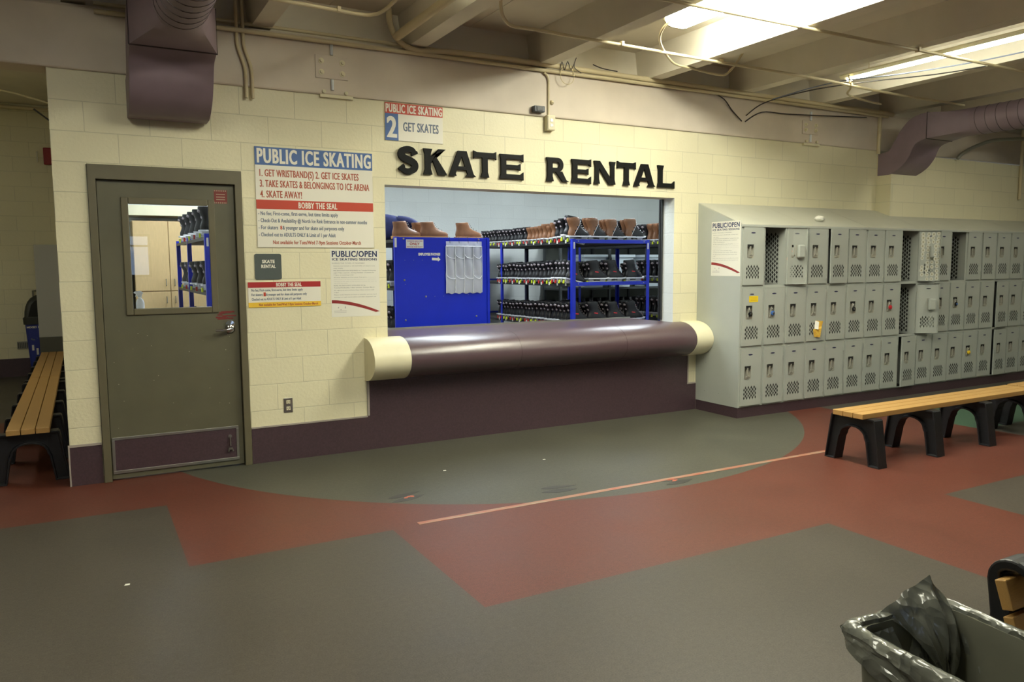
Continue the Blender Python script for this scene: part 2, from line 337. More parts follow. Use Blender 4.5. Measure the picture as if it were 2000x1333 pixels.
# ceiling: deck, concrete stems running away from the wall, infill between the stems
DECK = 3.57
mb = MB()
mb.box(HX0, HX1, HY0, .3, DECK, DECK+.15)
mb.box(HX0, HX1, .12, .3, 3.285, DECK)
for k in range(-7, 11):
    x = 1.48+1.225*k
    mb.prism([(x-.145, 3.30), (x, 3.30), (x+.035, DECK), (x-.18, DECK)], 'y', HY0, .12)
    mb.box(x-.75, x-.74, HY0, .12, DECK-.004, DECK)
for y in (-6.2,):
    mb.box(HX0, HX1, y-.35, y, 3.02, 3.30)
mb.box(-3.4, .2, .3, 6.9, 3.76, 3.9)
struct(mb.build('ceiling', M['ceil']))
mb = MB(); mb.box(.2, 9.8, .2, 4.8, 3.1, 3.2); struct(mb.build('ceiling_rental', M['coolw']))
# purple base, and the laminate apron under the counter
BH = .275
def base(name, pts):
    mb = MB()
    for x0, x1, y0, y1, h, sx in pts:
        mb.box(x0, x1, y0, y1, 0, h, 0)
    return struct(mb.build(name, [M['purple'], M['edge']]))
o = base('baseboard_front', [(-.006, .198, -.006, 0, BH, 0), (1.218, 2.145, -.006, 0, BH, 0), (5.605, 5.71, -.006, 0, BH, 0)])
mb = MB(); mb.box(2.145, 5.605, -.006, 0, 0, .60); struct(mb.build('baseboard_counter', M['purple']))
base('baseboard_corridor', [(-.006, 0, -.006, 6.7, BH, 0)])
base('baseboard_corridor_end', [(-3.2, -.006, 6.692, 6.7, .255, 0)])
mb = MB(); mb.box(.0, .198, -.010, 0, BH, BH+.016); mb.box(-.010, 0, -.010, 0, 0, BH+.016); mb.box(1.218, 2.145, -.010, 0, BH, BH+.012)
mb.box(2.145, 2.163, -.010, 0, BH+.012, .60); mb.box(5.592, 5.606, -.010, 0, BH, .60); mb.box(5.606, 5.71, -.010, 0, BH, BH+.014)
struct(mb.build('trim_2', M['edge']))
mb = MB(); mb.box(5.712, 11.3, -.60, -.55, 0, .104); mb.box(5.712, 5.76, -.5499, -.006, 0, .104)
struct(mb.build('baseboard_lockers', M['purple']))

# door: frame, leaf, glazed light, kick plate, lever, hold-open
D = thing('door_1', 'grey steel door with a window, red stickers and purple kick plate', 'door', (.71, 0, 0)); D['kind'] = 'structure'
mb = MB()
FR = [(.203, 0), (.203, 2.226), (1.213, 2.226), (1.213, 0), (1.163, 0), (1.163, 2.126), (.253, 2.126), (.253, 0)]
mb.prism(FR, 'y', -.022, .11)
mb.box(.253, .272, .062, .11, 0, 2.126); mb.box(1.144, 1.163, .062, .11, 0, 2.126); mb.box(.272, 1.144, .062, .11, 2.108, 2.126)
mb.build('door_frame', M['frame'], D, bevel=.003)
mb = MB(); y0, y1 = .014, .058; gx0, gx1, gz0, gz1 = .435, .985, 1.215, 1.975
mb.box(.257, gx0, y0, y1, .012, 2.122); mb.box(gx1, 1.159, y0, y1, .012, 2.122); mb.box(gx0, gx1, y0, y1, .012, gz0); mb.box(gx0, gx1, y0, y1, gz1, 2.122)
leaf = mb.build('door_leaf', M['door'], D, org=(.257, .036, 0))
mb = MB()
for a in ((gx0-.035, gx0+.012, gz0-.035, gz1+.035), (gx1-.012, gx1+.035, gz0-.035, gz1+.035)): mb.box(a[0], a[1], .002, y0, a[2], a[3])
for z0, z1 in ((gz0-.035, gz0+.012), (gz1-.012, gz1+.035)): mb.box(gx0+.012, gx1-.012, .002, y0, z0, z1)
mb.build('glazing_frame', M['frame'], leaf, bevel=.006)
mb = MB(); mb.box(gx0+.004, gx1-.004, .034, .038, gz0+.004, gz1-.004); mb.build('pane', M['glass'], leaf)
mb = MB(); mb.box(.268, 1.118, .009, y0, .060, .300); mb.build('kick_plate', M['purple'], leaf)
mb = MB()
for a in ((.262, 1.124, .292, .312), (.262, 1.124, .048, .070), (.262, .280, .070, .292), (1.106, 1.124, .070, .292)): mb.box(a[0], a[1], .005, .009, a[2], a[3])
mb.build('kick_plate_frame', M['alu'], leaf, bevel=.0015)
mb = MB(); mb.lathe([(.0, 0), (.034, 0), (.034, -.008), (.026, -.016), (.012, -.018), (.012, -.048), (.0, -.05)], (1.095, y0, 1.055), 'y', 24)
mb.tube([(1.095, -.032, 1.055), (1.07, -.036, 1.052), (1.03, -.036, 1.048), (.985, -.032, 1.046)], [.012, .012, .010, .008], 12)
mb.lathe([(0, 0), (.034, 0), (.033, -.01), (0, -.012)], (1.095, y0, 1.085), 'y', 24)
mb.build('door_handle', M['chrome'], leaf, smooth=40)
mb = MB(); mb.lathe([(0, 0), (.014, 0), (.014, -.006), (0, -.007)], (1.06, .009, .235), 'y', 14); mb.tube([(1.06, .0, .232), (1.06, -.004, .16)], .006, 8)
mb.box(1.045, 1.075, -.012, .005, .135, .15); mb.tube([(1.05, -.005, .145), (1.044, -.006, .12)], .006, 8); mb.tube([(1.07, -.005, .145), (1.076, -.006, .12)], .006, 8)
mb.build('hold_open', M['steel'], leaf, smooth=40)
mb = MB(); mb.box(1.02, 1.112, y0-.001, y0, 1.985, 2.085, 0)
for i in range(7): mb.box(1.022+i*.0128, 1.028+i*.0128, y0-.0018, y0-.001, 1.987, 1.996, 1); mb.box(1.022+i*.0128, 1.028+i*.0128, y0-.0018, y0-.001, 2.074, 2.083, 1)
for z in (2.012, 2.030, 2.050): mb.box(1.035, 1.097, y0-.0018, y0-.001, z, z+.006, 1)
mb.build('warning_sticker', [mat('sticker_red_faded', (120, 44, 38), .5), mat('sticker_pale_print', (168, 150, 128), .5)], leaf)
mb = MB(); rr = random.Random(3)
for i in range(15):
    a = 1.0+rr.random()*.12; z = 1.125+rr.random()*.055; w = .012+rr.random()*.03
    mb.box(a-w+.01-.25*(z-1.125), a+w-.25*(z-1.125), y0-.0005-.0002*i, y0, z, z+.006+rr.random()*.008)
mb.build('torn_sticker', mat('sticker_residue_red', (120, 40, 38), .55), leaf)
mb = MB(); rr = random.Random(5)
for i in range(26):
    a = .30+rr.random()*.8; z = .34+rr.random()*.75; q = .002+rr.random()*.003; mb.box(a, a+q*1.3, y0-.0006, y0, z, z+q)
mb.build('paint_chips', mat('chip_pale', (176, 170, 150), .6), leaf)

# ------------------------------------------------------------ rental counter
CT = thing('rental_counter', 'long brown laminate counter with rounded nose and cream end caps in the rental opening', 'counter', (3.9, .1, .56))
def nose(x0, x1, dr, e=0):
    rings = []
    prof = [(0.0, .585-e)]+[(-.015-(.245+dr)*math.sin(t), .757-(.172+e)*math.cos(t)) for t in [PI*i/24 for i in range(25)]]+[(0.0, .930+e)]
    return [(y, z) for y, z in prof]
mb = MB()
pr = nose(0, 0, 0); mb.prism(pr+[(.70, .930), (.70, .902), (.0, .902)] if False else pr, 'x', 2.43, 5.50)
mb.build('counter_nose', M['counter'], CT, smooth=30)
mb = MB(); mb.box(2.338, 5.39, -.002, .70, .902, .9295); mb.build('countertop', M['counter'], CT, bevel=.002)
for a, b in ((2.13, 2.44), (5.49, 5.705)):
    mb = MB(); mb.prism(nose(0, 0, .006, .004), 'x', a, b); mb.build('end_cap', M['creamp'], CT, smooth=30)
for x in (3.47, 4.62):
    mb = MB(); mb.prism(nose(0, 0, .0009, .0009), 'x', x, x+.006); mb.build('seam_strip', mat('seam_dark', (72, 56, 58), .3), CT, smooth=30)
mb = MB(); mb.box(2.338, 5.39, .70, .715, .88, .945); mb.build('edge_strip', M['alu'], CT)
# roller shutter track on the right jamb
t = thing('shutter_track', 'dark steel shutter track on the right side of the rental opening', 'track', (5.37, .21, .93))
mb = MB(); mb.box(5.372, 5.389, .165, .215, .945, 2.178); mb.build('rail', mat('track_steel', (70, 72, 72), .4, .6), t)
mb = MB(); mb.box(5.366, 5.372, .185, .205, .945, 2.178); mb.build('guide', M['black'], t)

# ------------------------------------------------------------ wall signs and lettering
def panel(name, label, x0, x1, z0, z1, m, th=.008, y=0, ax='y'):
    t = thing(name, label, 'sign', ((x0+x1)/2, y, z0)); mb = MB(); mb.box(x0, x1, y-th, y, z0, z1); mb.build('panel', m, t, bevel=.001); return t
def lines(t, name, rows, m, y, bold=.0):
    for r in rows:
        mb = MB(); b = r[5] if len(r) > 5 else bold
        hd = b > .03; write(mb, r[0], r[1], r[2], r[3], r[4], y, .018 if hd else b, fat=r[4]*(.024 if hd and r[4] > .04 else .026), spacing=1.14 if hd else 1.08); mb.build(name.replace('_text', '_line'), m, t)
X0, X1, Z0, Z1 = 1.316, 2.232, 1.665, 2.418
t = panel('wall_sign', 'large rule sign headed PUBLIC ICE SKATING in blue, right of the door', X0, X1, Z0, Z1, M['white'])
w = X1-X0
def row(txt, a, b, z, c, bold=0): return (txt, X0+a*w, X0+b*w, z, c, bold)
mb = MB(); mb.box(X0, X1, -.0092, -.008, 2.283, Z1); mb.build('header_band', M['sblue'], t)
mb = MB(); mb.box(X0, X1, -.0092, -.008, 1.955, 2.024); mb.build('heading_band', M['sred'], t)
lines(t, 'heading_text', [row('PUBLIC ICE SKATING', .02, .985, 2.298, .108, .035), row('BOBBY THE SEAL', .345, .675, 1.966, .046, .04)], M['white'], -.0098)
lines(t, 'rules_text', [row('1. GET WRISTBAND(S) 2. GET ICE SKATES', .035, .872, 2.199, .052, .008), row('3. TAKE SKATES & BELONGINGS TO ICE ARENA', .035, .967, 2.120, .052, .008),
                        row('4. SKATE AWAY!', .035, .375, 2.041, .052, .008), row('Not available for Tues/Wed 7-9pm Sessions October-March', .125, .88, 1.690, .029, .012)], M['tred'], -.0086)
lines(t, 'small_print_line', [row('- No fee; First-come, first-serve, but time limits apply', .012, .68, 1.908, .029, .008), row('- Check-Out & Availability @ North Ice Rink Entrance in non-summer months', .012, .94, 1.855, .029, .008),
                         row('- For skaters    & younger and for skate aid purposes only', .012, .732, 1.802, .029, .008), row('- Checked out to ADULTS ONLY & Limit of 1 per Adult', .012, .655, 1.748, .029, .008)], M['tblue'], -.0086)
lines(t, 'age_number', [row('8', .187, .203, 1.802, .029, .01)], M['sred'], -.0087)
t = panel('wall_sign', 'small GET SKATES sign with red band and blue number 2, above the black letters', 2.349, 2.858, 2.537, 2.838, M['white'])
mb = MB(); mb.box(2.349, 2.858, -.0092, -.008, 2.752, 2.838); mb.build('header_band', M['sred'], t)
mb = MB(); mb.box(2.349, 2.462, -.0092, -.008, 2.537, 2.752); mb.build('number_band', M['sblue'], t)
lines(t, 'heading_text', [('PUBLIC ICE SKATING', 2.357, 2.850, 2.762, .066, .035), ('2', 2.366, 2.446, 2.560, .168, .04)], M['white'], -.0098)
lines(t, 'direction_text', [('GET SKATES', 2.505, 2.818, 2.618, .072, .01)], M['tblue'], -.0086)
# grey room plaque
t = thing('room_plaque', 'square dark grey plaque reading SKATE RENTAL beside the door', 'sign', (1.388, 0, 1.42)); mb = MB()
x0, x1, z0, z1, r = 1.288, 1.487, 1.421, 1.617, .014; P = []
for cx, cz, a0 in ((x1-r, z1-r, 0), (x0+r, z1-r, 90), (x0+r, z0+r, 180), (x1-r, z0+r, 270)):
    for k in range(5): a = math.radians(a0+k*22.5); P.append((cx+r*math.cos(a), cz+r*math.sin(a)))
mb.prism(P, 'y', -.006, 0); mb.build('panel', M['plaque'], t)
lines(t, 'lettering_line', [('SKATE', 1.343, 1.436, 1.545, .026, .03), ('RENTAL', 1.336, 1.443, 1.508, .026, .03)], M['white'], -.0068)
# small seal-walker notice with yellow foot
X0, X1, Z0, Z1 = 1.232, 1.785, 1.209, 1.402; w = X1-X0
t = panel('wall_notice', 'small notice with red top and yellow bottom band under the grey plaque', X0, X1, Z0, Z1, M['white'], .004)
mb = MB(); mb.box(X0, X1, -.0052, -.004, 1.360, Z1); mb.build('header_band', M['dred'], t)
mb = MB(); mb.box(X0, X1, -.0052, -.004, Z0, 1.247); mb.build('footer_band', M['yellow'], t)
lines(t, 'heading_text', [row('BOBBY THE SEAL', .38, .73, 1.366, .029, .04)], M['white'], -.0058)
lines(t, 'small_print_line', [row('No fee; First-come, first-serve, but time limits apply', .045, .745, 1.331, .019, .01), row('For skaters     & younger and for skate aid purposes only', .045, .80, 1.297, .019, .01), row('Checked out to ADULTS ONLY & Limit of 1 per Adult', .045, .72, 1.262, .019, .01)], M['tblue'], -.0046)
mb = MB(); mb.box(X0+.205*w, X0+.235*w, -.0048, -.004, 1.293, 1.323); mb.build('age_mark', M['sred'], t)
lines(t, 'footer_text', [row('Not available for Tues/Wed 7-9pm Sessions October-March', .14, .955, 1.219, .019, .012)], M['tred'], -.0058)
# paper posters
def poster(label, a0, a1, Z0, Z1, ax, c):
    """ax 'y': on the front wall, a = x ; ax 'x': on the locker end panel, a = y (runs towards the viewer)"""
    t = thing('paper_poster', label, 'poster', (a0 if ax == 'y' else c, c if ax == 'y' else (a0+a1)/2, Z0))
    w = a1-a0; h = Z1-Z0
    def B(mb, u0, u1, v0, v1, d0, d1):
        if ax == 'y': mb.box(a0+u0*w, a0+u1*w, c-d1, c-d0, Z0+v0*h, Z0+v1*h)
        else: mb.box(c-d1, c-d0, min(a0+u0*w, a0+u1*w), max(a0+u0*w, a0+u1*w), Z0+v0*h, Z0+v1*h)
    mb = MB(); B(mb, 0, 1, 0, 1, 0, .0012); mb.build('sheet', M['paper'], t)
    def T(rows, name, m, d):
        for txt, u0, u1, v, cap, bold in rows:
            mb = MB(); write(mb, txt, a0+u0*w, a0+u1*w, Z0+v*h, cap*h, c-d, bold*.6, 0, ax, fat=cap*h*.02 if bold > .03 else 0, spacing=1.1); mb.build(name.replace('_text', '_line'), m, t)
    T([('PUBLIC/OPEN', .035, .955, .885, .088, .035), ('ICE SKATING SESSIONS', .035, .955, .832, .036, .035)], 'heading_text', M['navy'], .0018)
    T([('DURING THE COVID-19 PANDEMIC', .03, .70, .787, .013, .02), ('Sessions are limited to 100 SKATERS; all skaters must', .06, .91, .746, .013, .02), ('wear masks', .06, .25, .713, .013, .02),
       ('PRE-REGISTRATION REQUIRED for Tuesday/Wednesday', .06, .93, .678, .013, .02), ('night 7-9pm sessions, starting October 13 (online for', .06, .89, .646, .013, .02), ('7-9pm on evening only)', .06, .46, .614, .013, .02),
       ('All other sessions are First-come, First-serve', .06, .73, .578, .013, .02), ('Bobby the Seal is NOT AVAILABLE during', .06, .70, .458, .013, .02), ('Tuesday/Wednesday 7-9pm sessions, October-March', .06, .89, .426, .013, .02),
       ('All registered patrons/Public/Open Skate sessions until', .06, .88, .388, .013, .02), ('7-9pm', .06, .15, .356, .013, .02), ('Please social distance as much as possible, and use hand', .06, .93, .322, .013, .02), ('sanitizer or wash hands before and after equipment use', .06, .92, .286, .013, .02)], 'body_text', M['ink'], .0016)
    T([('(some sessions may fill early)', .74, .93, .578, .010, 0), ('please check in at the front desk and wait for a staff member', .06, .93, .548, .010, 0), ('and keep six feet apart in line; skates are cleaned after each use', .06, .94, .518, .010, 0), ('thank you for your patience', .06, .34, .490, .010, 0)], 'grey_text', mat('ink_pale', (178, 178, 174), .6), .0016)
    mb = MB(); n = 16; up = []; lo = []
    for i in range(n+1):
        s = i/n; up.append((s*.985+.01, .252-.185*s**1.75)); lo.append((.01+s*.90, .206-.15*s**1.65))
    pts = [(a0+u*w, Z0+v*h) for u, v in up+lo[::-1]]; mb.prism(pts, ax, c-.0018, c-.0012) if ax == 'y' else mb.prism(pts, 'x', c-.0018, c-.0012); mb.build('swoosh', M['swoosh'], t)
    mb = MB()
    for u0, u1, v0, v1 in ((.05, .30, .085, .092), (.05, .30, .065, .070), (.13, .15, .13, .15), (.27, .29, .125, .155), (.18, .20, .10, .115)): B(mb, u0, u1, v0, v1, .0012, .0016)
    mb.build('emblem', mat('emblem_grey', (176, 172, 170), .6), t)
    return t
poster('white PUBLIC/OPEN poster with maroon swoosh on the wall left of the rental opening', 1.869, 2.274, 1.112, 1.655, 'y', 0)
poster('white PUBLIC/OPEN poster with maroon swoosh on the end of the lockers', -.203, -.600, 1.398, 1.936, 'x', 5.709)

# raised black letters SKATE RENTAL
LZ, LH = 2.278, .212
def flare(x0, x1, z0, z1, f=.014, lo=1, hi=1):
    k = .045
    P = []
    P += [(x0-f, z0), (x1+f, z0), (x1, z0+k)] if lo else [(x0, z0), (x1, z0)]
    P += [(x1, z1-k), (x1+f, z1), (x0-f, z1), (x0, z1-k)] if hi else [(x1, z1), (x0, z1)]
    if lo: P += [(x0, z0+k)]
    return P
def bar(x0, x1, z0, z1, dn=0, up=0, both=False):
    k = .03
    P = [(x0, z0), (x1-k, z0)]
    P += [(x1, z0-dn)] if dn else [(x1, z0-.008)]
    P += [(x1, z1+up)] if up else [(x1, z1+.008)]
    P += [(x1-k, z1), (x0, z1)]
    return P
def glyph(ch, w):
    s = .052; H = LH; G = []
    if ch == 'K': G = [flare(.014, .014+s, 0, H), [(.06, .085), (.105, .125), (w-.03, 0), (w, 0), (w+.01, .0), (w-.075, 0), (.066, .10)][:0] or [(.058, .078), (w-.066, H), (w+.004, H), (.058, .078+.066)], [(.082, .118), (.112, .150), (w+.006, .012), (w+.01, 0), (w-.07, 0)]]
    if ch == 'A': G = [[(-.01, 0), (.06, 0), (.052, .02), (w/2+.012, H), (w/2-.042, H)], [(w/2-.042, H), (w/2+.04, H), (w-.012, .02), (w+.01, 0), (w-.085, 0), (w-.068, .02), (w/2-.012, H-.03)], [(.055, .052), (w-.055, .052), (w-.065, .082), (.065, .082)]]
    if ch == 'T': G = [flare(w/2-s/2, w/2+s/2, 0, H, hi=0), [(0, H-.058), (.008, H-.048), (.03, H-.044), (w-.03, H-.044), (w-.008, H-.048), (w, H-.058), (w, H+.012), (w-.03, H), (.03, H), (0, H+.012)]]
    if ch == 'E': G = [flare(.012, .012+s, 0, H, f=.012), bar(.05, w, 0, .040, up=.022), bar(.05, w, H-.040, H, dn=.022), bar(.05, w-.03, .088, .122, dn=.012, up=.012)]
    if ch == 'L': G = [flare(.012, .012+s, 0, H, f=.012), bar(.05, w, 0, .040, up=.024)]
    if ch == 'N': G = [flare(.010, .010+.042, 0, H, f=.012), flare(w-.052, w-.010, 0, H, f=.012), [(-.002, H), (.062, H), (w-.010, .0), (w-.075, 0)]]
    if ch == 'R':
        G = [flare(.012, .012+s, 0, H, f=.012)]; P = []; Q = []
        for i in range(13):
            a = PI/2-PI*i/12; P.append((w*.52+.060*math.cos(a)*1.0, H*.70+.064*math.sin(a))); Q.append((w*.50+.022*math.cos(a), H*.70+.026*math.sin(a)))
        G.append([(.05, H)]+P+[(.05, H*.70-.064), (.05, H*.70-.026)]+Q[::-1]+[(.05, H*.70+.026)])
        G.append([(w*.42, .086), (w*.72, .092), (w-.018, .014), (w+.012, 0), (w-.06, 0)])
    if ch == 'S':
        ctr = [(.83, .70), (.72, .86), (.48, .90), (.22, .83), (.17, .67), (.34, .555), (.62, .475), (.81, .36), (.80, .20), (.58, .095), (.32, .11), (.13, .27)]
        pts = catmull([Vector((x*w, z*H*1.04-.003, 0)) for x, z in ctr], 6); A = []; Bq = []
        for i, p in enumerate(pts):
            tt = (pts[min(i+1, len(pts)-1)]-pts[max(i-1, 0)]).normalized(); nn = Vector((-tt.y, tt.x, 0)); q = i/(len(pts)-1); hw = .019+.011*math.sin(PI*q)
            if q < .06 or q > .94: hw = .030
            A.append((p.x+nn.x*hw, p.y+nn.y*hw)); Bq.append((p.x-nn.x*hw, p.y-nn.y*hw))
        G = ('ribbon', A, Bq)
    return G
spans = [('S', 2.449, 2.628, 'SKATE'), ('K', 2.672, 2.874, 'SKATE'), ('A', 2.914, 3.147, 'SKATE'), ('T', 3.137, 3.357, 'SKATE'), ('E', 3.392, 3.630, 'SKATE'),
         ('R', 3.872, 4.103, 'RENTAL'), ('E', 4.143, 4.360, 'RENTAL'), ('N', 4.398, 4.640, 'RENTAL'), ('T', 4.665, 4.884, 'RENTAL'), ('A', 4.874, 5.117, 'RENTAL'), ('L', 5.155, 5.370, 'RENTAL')]
for ch, a, b, word in spans:
    t = MB(); g = glyph(ch, b-a)
    if g and g[0] == 'ribbon':
        A, Bq = g[1], g[2]
        for i in range(len(A)-1):
            t.prism([(a+A[i][0], LZ+A[i][1]), (a+A[i+1][0], LZ+A[i+1][1]), (a+Bq[i+1][0], LZ+Bq[i+1][1]), (a+Bq[i][0], LZ+Bq[i][1])], 'y', -.026, -.006)
    else:
        for k, P in enumerate(g): t.prism([(a+x, LZ+z) for x, z in P], 'y', -.026-.0004*k, -.006)
    mx_, mz_ = ((a+b)/2, .10) if ch in 'ST' else ((a+b)/2, .064) if ch == 'A' else (a+.036, .10)
    t.box(mx_-.004, mx_+.004, -.016, 0, LZ+mz_-.004, LZ+mz_+.004)
    o = t.build('sign_letter', M['letter'], None, org=((a+b)/2, 0, LZ))
    tag(o, 'raised black letter %s of the word %s over the rental opening' % (ch, word), 'letter', 'black SKATE RENTAL letters')

# ------------------------------------------------------------ outlets, plates, small wall gear
def outlet(label, x, z, y=-.0):
    t = thing('power_outlet', label, 'outlet', (x, y, z)); mb = MB(); mb.box(x-.035, x+.035, y-.006, y, z-.058, z+.058); mb.build('cover_plate', M['steel'], t, bevel=.003)
    for dz in (-.025, .025):
        mb = MB(); mb.box(x-.016, x+.016, y-.009, y-.006, z+dz-.014, z+dz+.014); q = mb.build('socket', M['beige'], t, bevel=.003)
        mb = MB(); mb.box(x-.008, x-.005, y-.0096, y-.009, z+dz-.003, z+dz+.007); mb.box(x+.005, x+.008, y-.0096, y-.009, z+dz-.003, z+dz+.007); mb.box(x-.002, x+.002, y-.0096, y-.009, z+dz-.010, z+dz-.006); mb.build('slots', M['dark'], q)
outlet('steel power outlet low on the cream wall under the seal notice', 1.502, .435)
t = thing('junction_outlet', 'surface outlet box high on the wall above the black letter R', 'outlet', (3.90, 0, 2.722))
mb = MB(); mb.box(3.862, 3.945, -.055, 0, 2.725, 2.858); mb.build('box', M['creamp'], t, bevel=.004)
mb = MB(); mb.box(3.866, 3.941, -.060, -.055, 2.732, 2.850); pl = mb.build('cover_plate', M['beige'], t, bevel=.002)
for dz in (2.768, 2.812):
    mb = MB(); mb.box(3.888, 3.919, -.063, -.060, dz-.014, dz+.014); mb.build('socket', M['steel'], pl, bevel=.002)
mb = MB(); mb.tube([(3.888, -.028, 2.858), (3.890, -.028, 3.12), (3.886, -.030, 3.17), (3.868, -.034, 3.205), (3.835, -.04, 3.225)], .011, 8, smooth=4); mb.build('conduit', M['pipe'], t, smooth=50)
t = thing('wall_sensor', 'small charcoal sensor box on the beam left of the high outlet', 'sensor', (3.772, -.02, 2.87))
mb = MB(); mb.box(3.715, 3.826, -.075, -.02, 2.872, 2.925); mb.build('housing', M['device'], t, bevel=.006)
mb = MB(); mb.box(3.74, 3.80, -.082, -.075, 2.884, 2.915); mb.build('lens', M['black'], t)
mb = MB(); mb.lathe([(0, 0), (.022, -.004), (.014, -.02), (0, -.03)], (3.925, -.02, 2.975), 'y', 14); tag(mb.build('indicator_lamp', M['pipe'], org=(3.925, -.02, 2.975)), 'small round cream lamp on the beam above the high outlet', 'lamp')
def plate(label, x0, x1, z0, z1, y=-.02):
    t = thing('anchor_plate', label, 'steel plate', ((x0+x1)/2, y, z0)); mb = MB(); mb.box(x0, x1, y-.01, y, z0, z1); mb.build('plate', M['beam'], t, bevel=.002)
    for bx in (x0+.045, x1-.045):
        for bz in (z0+.045, z1-.045):
            mb = MB(); mb.lathe([(0, 0), (.022, 0), (.022, -.005), (.013, -.006), (.013, -.022), (0, -.023)], (bx, y-.01, bz), 'y', 12); mb.build('bolt', M['creamp'], t, smooth=35)
    xm = (x0+x1)/2
    for z0_, z1_ in ((z1+.005, z1+.10), (z0-.085, z0-.005)):
        mb = MB(); mb.tube([(xm, y-.012, z0_), (xm, y-.012, z1_)], .012, 8); mb.build('stud', M['brightstud'], t, smooth=40)  # near-white colour stands in for chrome catching the light
    mb = MB(); mb.box(x0+.03, x1+.04, y-.006, .0, WT-.022, WT+.004); mb.build('ledge', M['creamp'], t, bevel=.004)
    for bx in (x0+.06, x1-.02):
        mb = MB(); mb.lathe([(0, 0), (.014, 0), (.014, -.02), (0, -.022)], (bx, y-.002, WT+.022), 'y', 10); mb.build('bolt', M['creamp'], t, smooth=35)
plate('square bolted plate on the beam above the large rule sign', 1.79, 2.045, 2.966, 3.14)
plate('square bolted plate on the beam near the right duct', 7.18, 7.43, 2.945, 3.09)

# ------------------------------------------------------------ ceiling lamps
def wrap_light(label, x, y0, y1, zb, lens, group=None, w=.26):
    """surface fluorescent with a wrap-around lens, running along y"""
    t = thing('ceiling_light', label, 'ceiling light', (x, (y0+y1)/2, zb+.11), group=group)
    mb = MB(); mb.box(x-w/2+.01, x+w/2-.01, y0+.004, y1-.004, zb+.07, zb+.112); mb.build('housing', M['creamp'], t)
    P = [(x-w/2, zb+.075), (x-w/2, zb+.045), (x-w/2+.03, zb+.012), (x-w/2+.08, zb), (x+w/2-.08, zb), (x+w/2-.03, zb+.012), (x+w/2, zb+.045), (x+w/2, zb+.075)]
    mb = MB(); mb.prism(P, 'y', y0+.02, y1-.02); mb.build('lens', lens, t, smooth=50)
    for a in (y0, y1-.02):
        P2 = [(x+(p[0]-x)*1.03, p[1]-.004 if p[1] < zb+.05 else p[1]+.02) for p in P]
        mb = MB(); mb.prism(P2, 'y', a, a+.02); mb.build('end_cap', mat('lamp_end_cap', (150, 142, 118), .5), t, bevel=.002)
    return t
wrap_light('bright wraparound fluorescent light on the ceiling above the counter', 4.52, -3.44, -1.0, 3.452, M['lens'])
def strip(label, x, y0, y1, zb, lens):
    t = thing('strip_light', label, 'ceiling light', (x, (y0+y1)/2, zb+.06))
    mb = MB(); mb.prism([(x-.035, zb+.06), (x-.05, zb+.045), (x-.03, zb+.022), (x+.03, zb+.022), (x+.05, zb+.045), (x+.035, zb+.06)], 'y', y0, y1); mb.build('channel', M['creamp'], t)
    mb = MB(); mb.tube([(x, y0+.06, zb+.006), (x, y1-.06, zb+.006)], .016, 10); mb.build('tube', lens, t, smooth=60)
    for a in (y0+.03, y1-.06):
        mb = MB(); mb.box(x-.012, x+.012, a, a+.03, zb-.012, zb+.024); mb.build('lamp_holder', M['white'], t, bevel=.003)
    for a in (y0+.3, y1-.3):
        mb = MB(); mb.tube([(x, a, zb+.06), (x, a, DECK)], .004, 6); mb.build('hanger', M['pipe'], t)
    return t
strip('thin strip light along the concrete stem above the top edge', 2.33, -3.9, -1.28, 3.42, M['tubeglow'])
strip('thin hanging strip light between concrete stems near the right duct', 6.93, -3.1, -.72, 3.335, M['tubeglow'])
for i, (x, y0, txt) in enumerate([(2.02, -4.75, 'left of the camera bay'), (-.43, -4.9, 'added to brighten the door end of the hall'), (7.0, -6.2, 'over the long benches'), (9.4, -4.4, 'over the right end of the lockers'), (-1.65, 1.2, 'added to brighten the left corridor')]):
    wrap_light('wraparound fluorescent light out of frame, '+txt, x, y0, y0+2.44, 3.452 if x > -1 else 3.64, M['lens_mid'] if x < 3 and x > -1 else M['lens_far'] if x > 0 else M['lens_dim'], 'hall lights out of the frame')  # unseen fixtures for fill; door-end and corridor ones added to brighten there
for i, (x, y0) in enumerate([(1.5, 1.2), (4.1, .55), (7.0, .75)]):
    t = wrap_light('cool white fluorescent light on the rental room ceiling, %s' % ('over the cabinets', 'over the blue end panel', 'over the far right rack')[i], x, y0, y0+2.44, 2.985, M['clens'], 'rental room lights', .30)

# ------------------------------------------------------------ conduits and cables
def pipe(name, label, cat, path, r, m, n=10, smooth=0, group=None):
    mb = MB(); mb.tube(path, r, n, smooth=smooth); o = mb.build(name, m, org=path[0], smooth=50); tag(o, label, cat, group); return o
def clips(root, pts, m):
    for p in pts:
        mb = MB(); mb.box(p[0]-.012, p[0]+.012, p[1]-.02, p[1]+.02, p[2]-.018, p[2]+.016); mb.build('clip', m, root, org=p)
o = pipe('conduit', 'long cream conduit crossing under the concrete stems, nearer the wall', 'conduit', [(2.74, -1.62, 3.56), (2.76, -1.36, 3.50), (2.80, -1.16, 3.36), (2.95, -.99, 3.272), (3.2, -.955, 3.272), (3.84, -.94, 3.272), (5.1, -.90, 3.272), (6.4, -.88, 3.272), (7.4, -.80, 3.272), (8.9, -.78, 3.272)], .0125, M['pipe'], smooth=5)
clips(o, [(4.02, -.935, 3.28), (5.12, -.90, 3.28), (6.9, -.84, 3.28)], M['pipe'])
o = pipe('conduit', 'long cream conduit crossing under the concrete stems, farther from the wall', 'conduit', [(3.3, -1.93, 3.272), (5.1, -1.94, 3.272), (6.3, -1.95, 3.272), (11.0, -1.99, 3.272)], .0125, M['pipe'])
clips(o, [(4.9, -1.94, 3.28), (6.3, -1.95, 3.28)], M['pipe'])
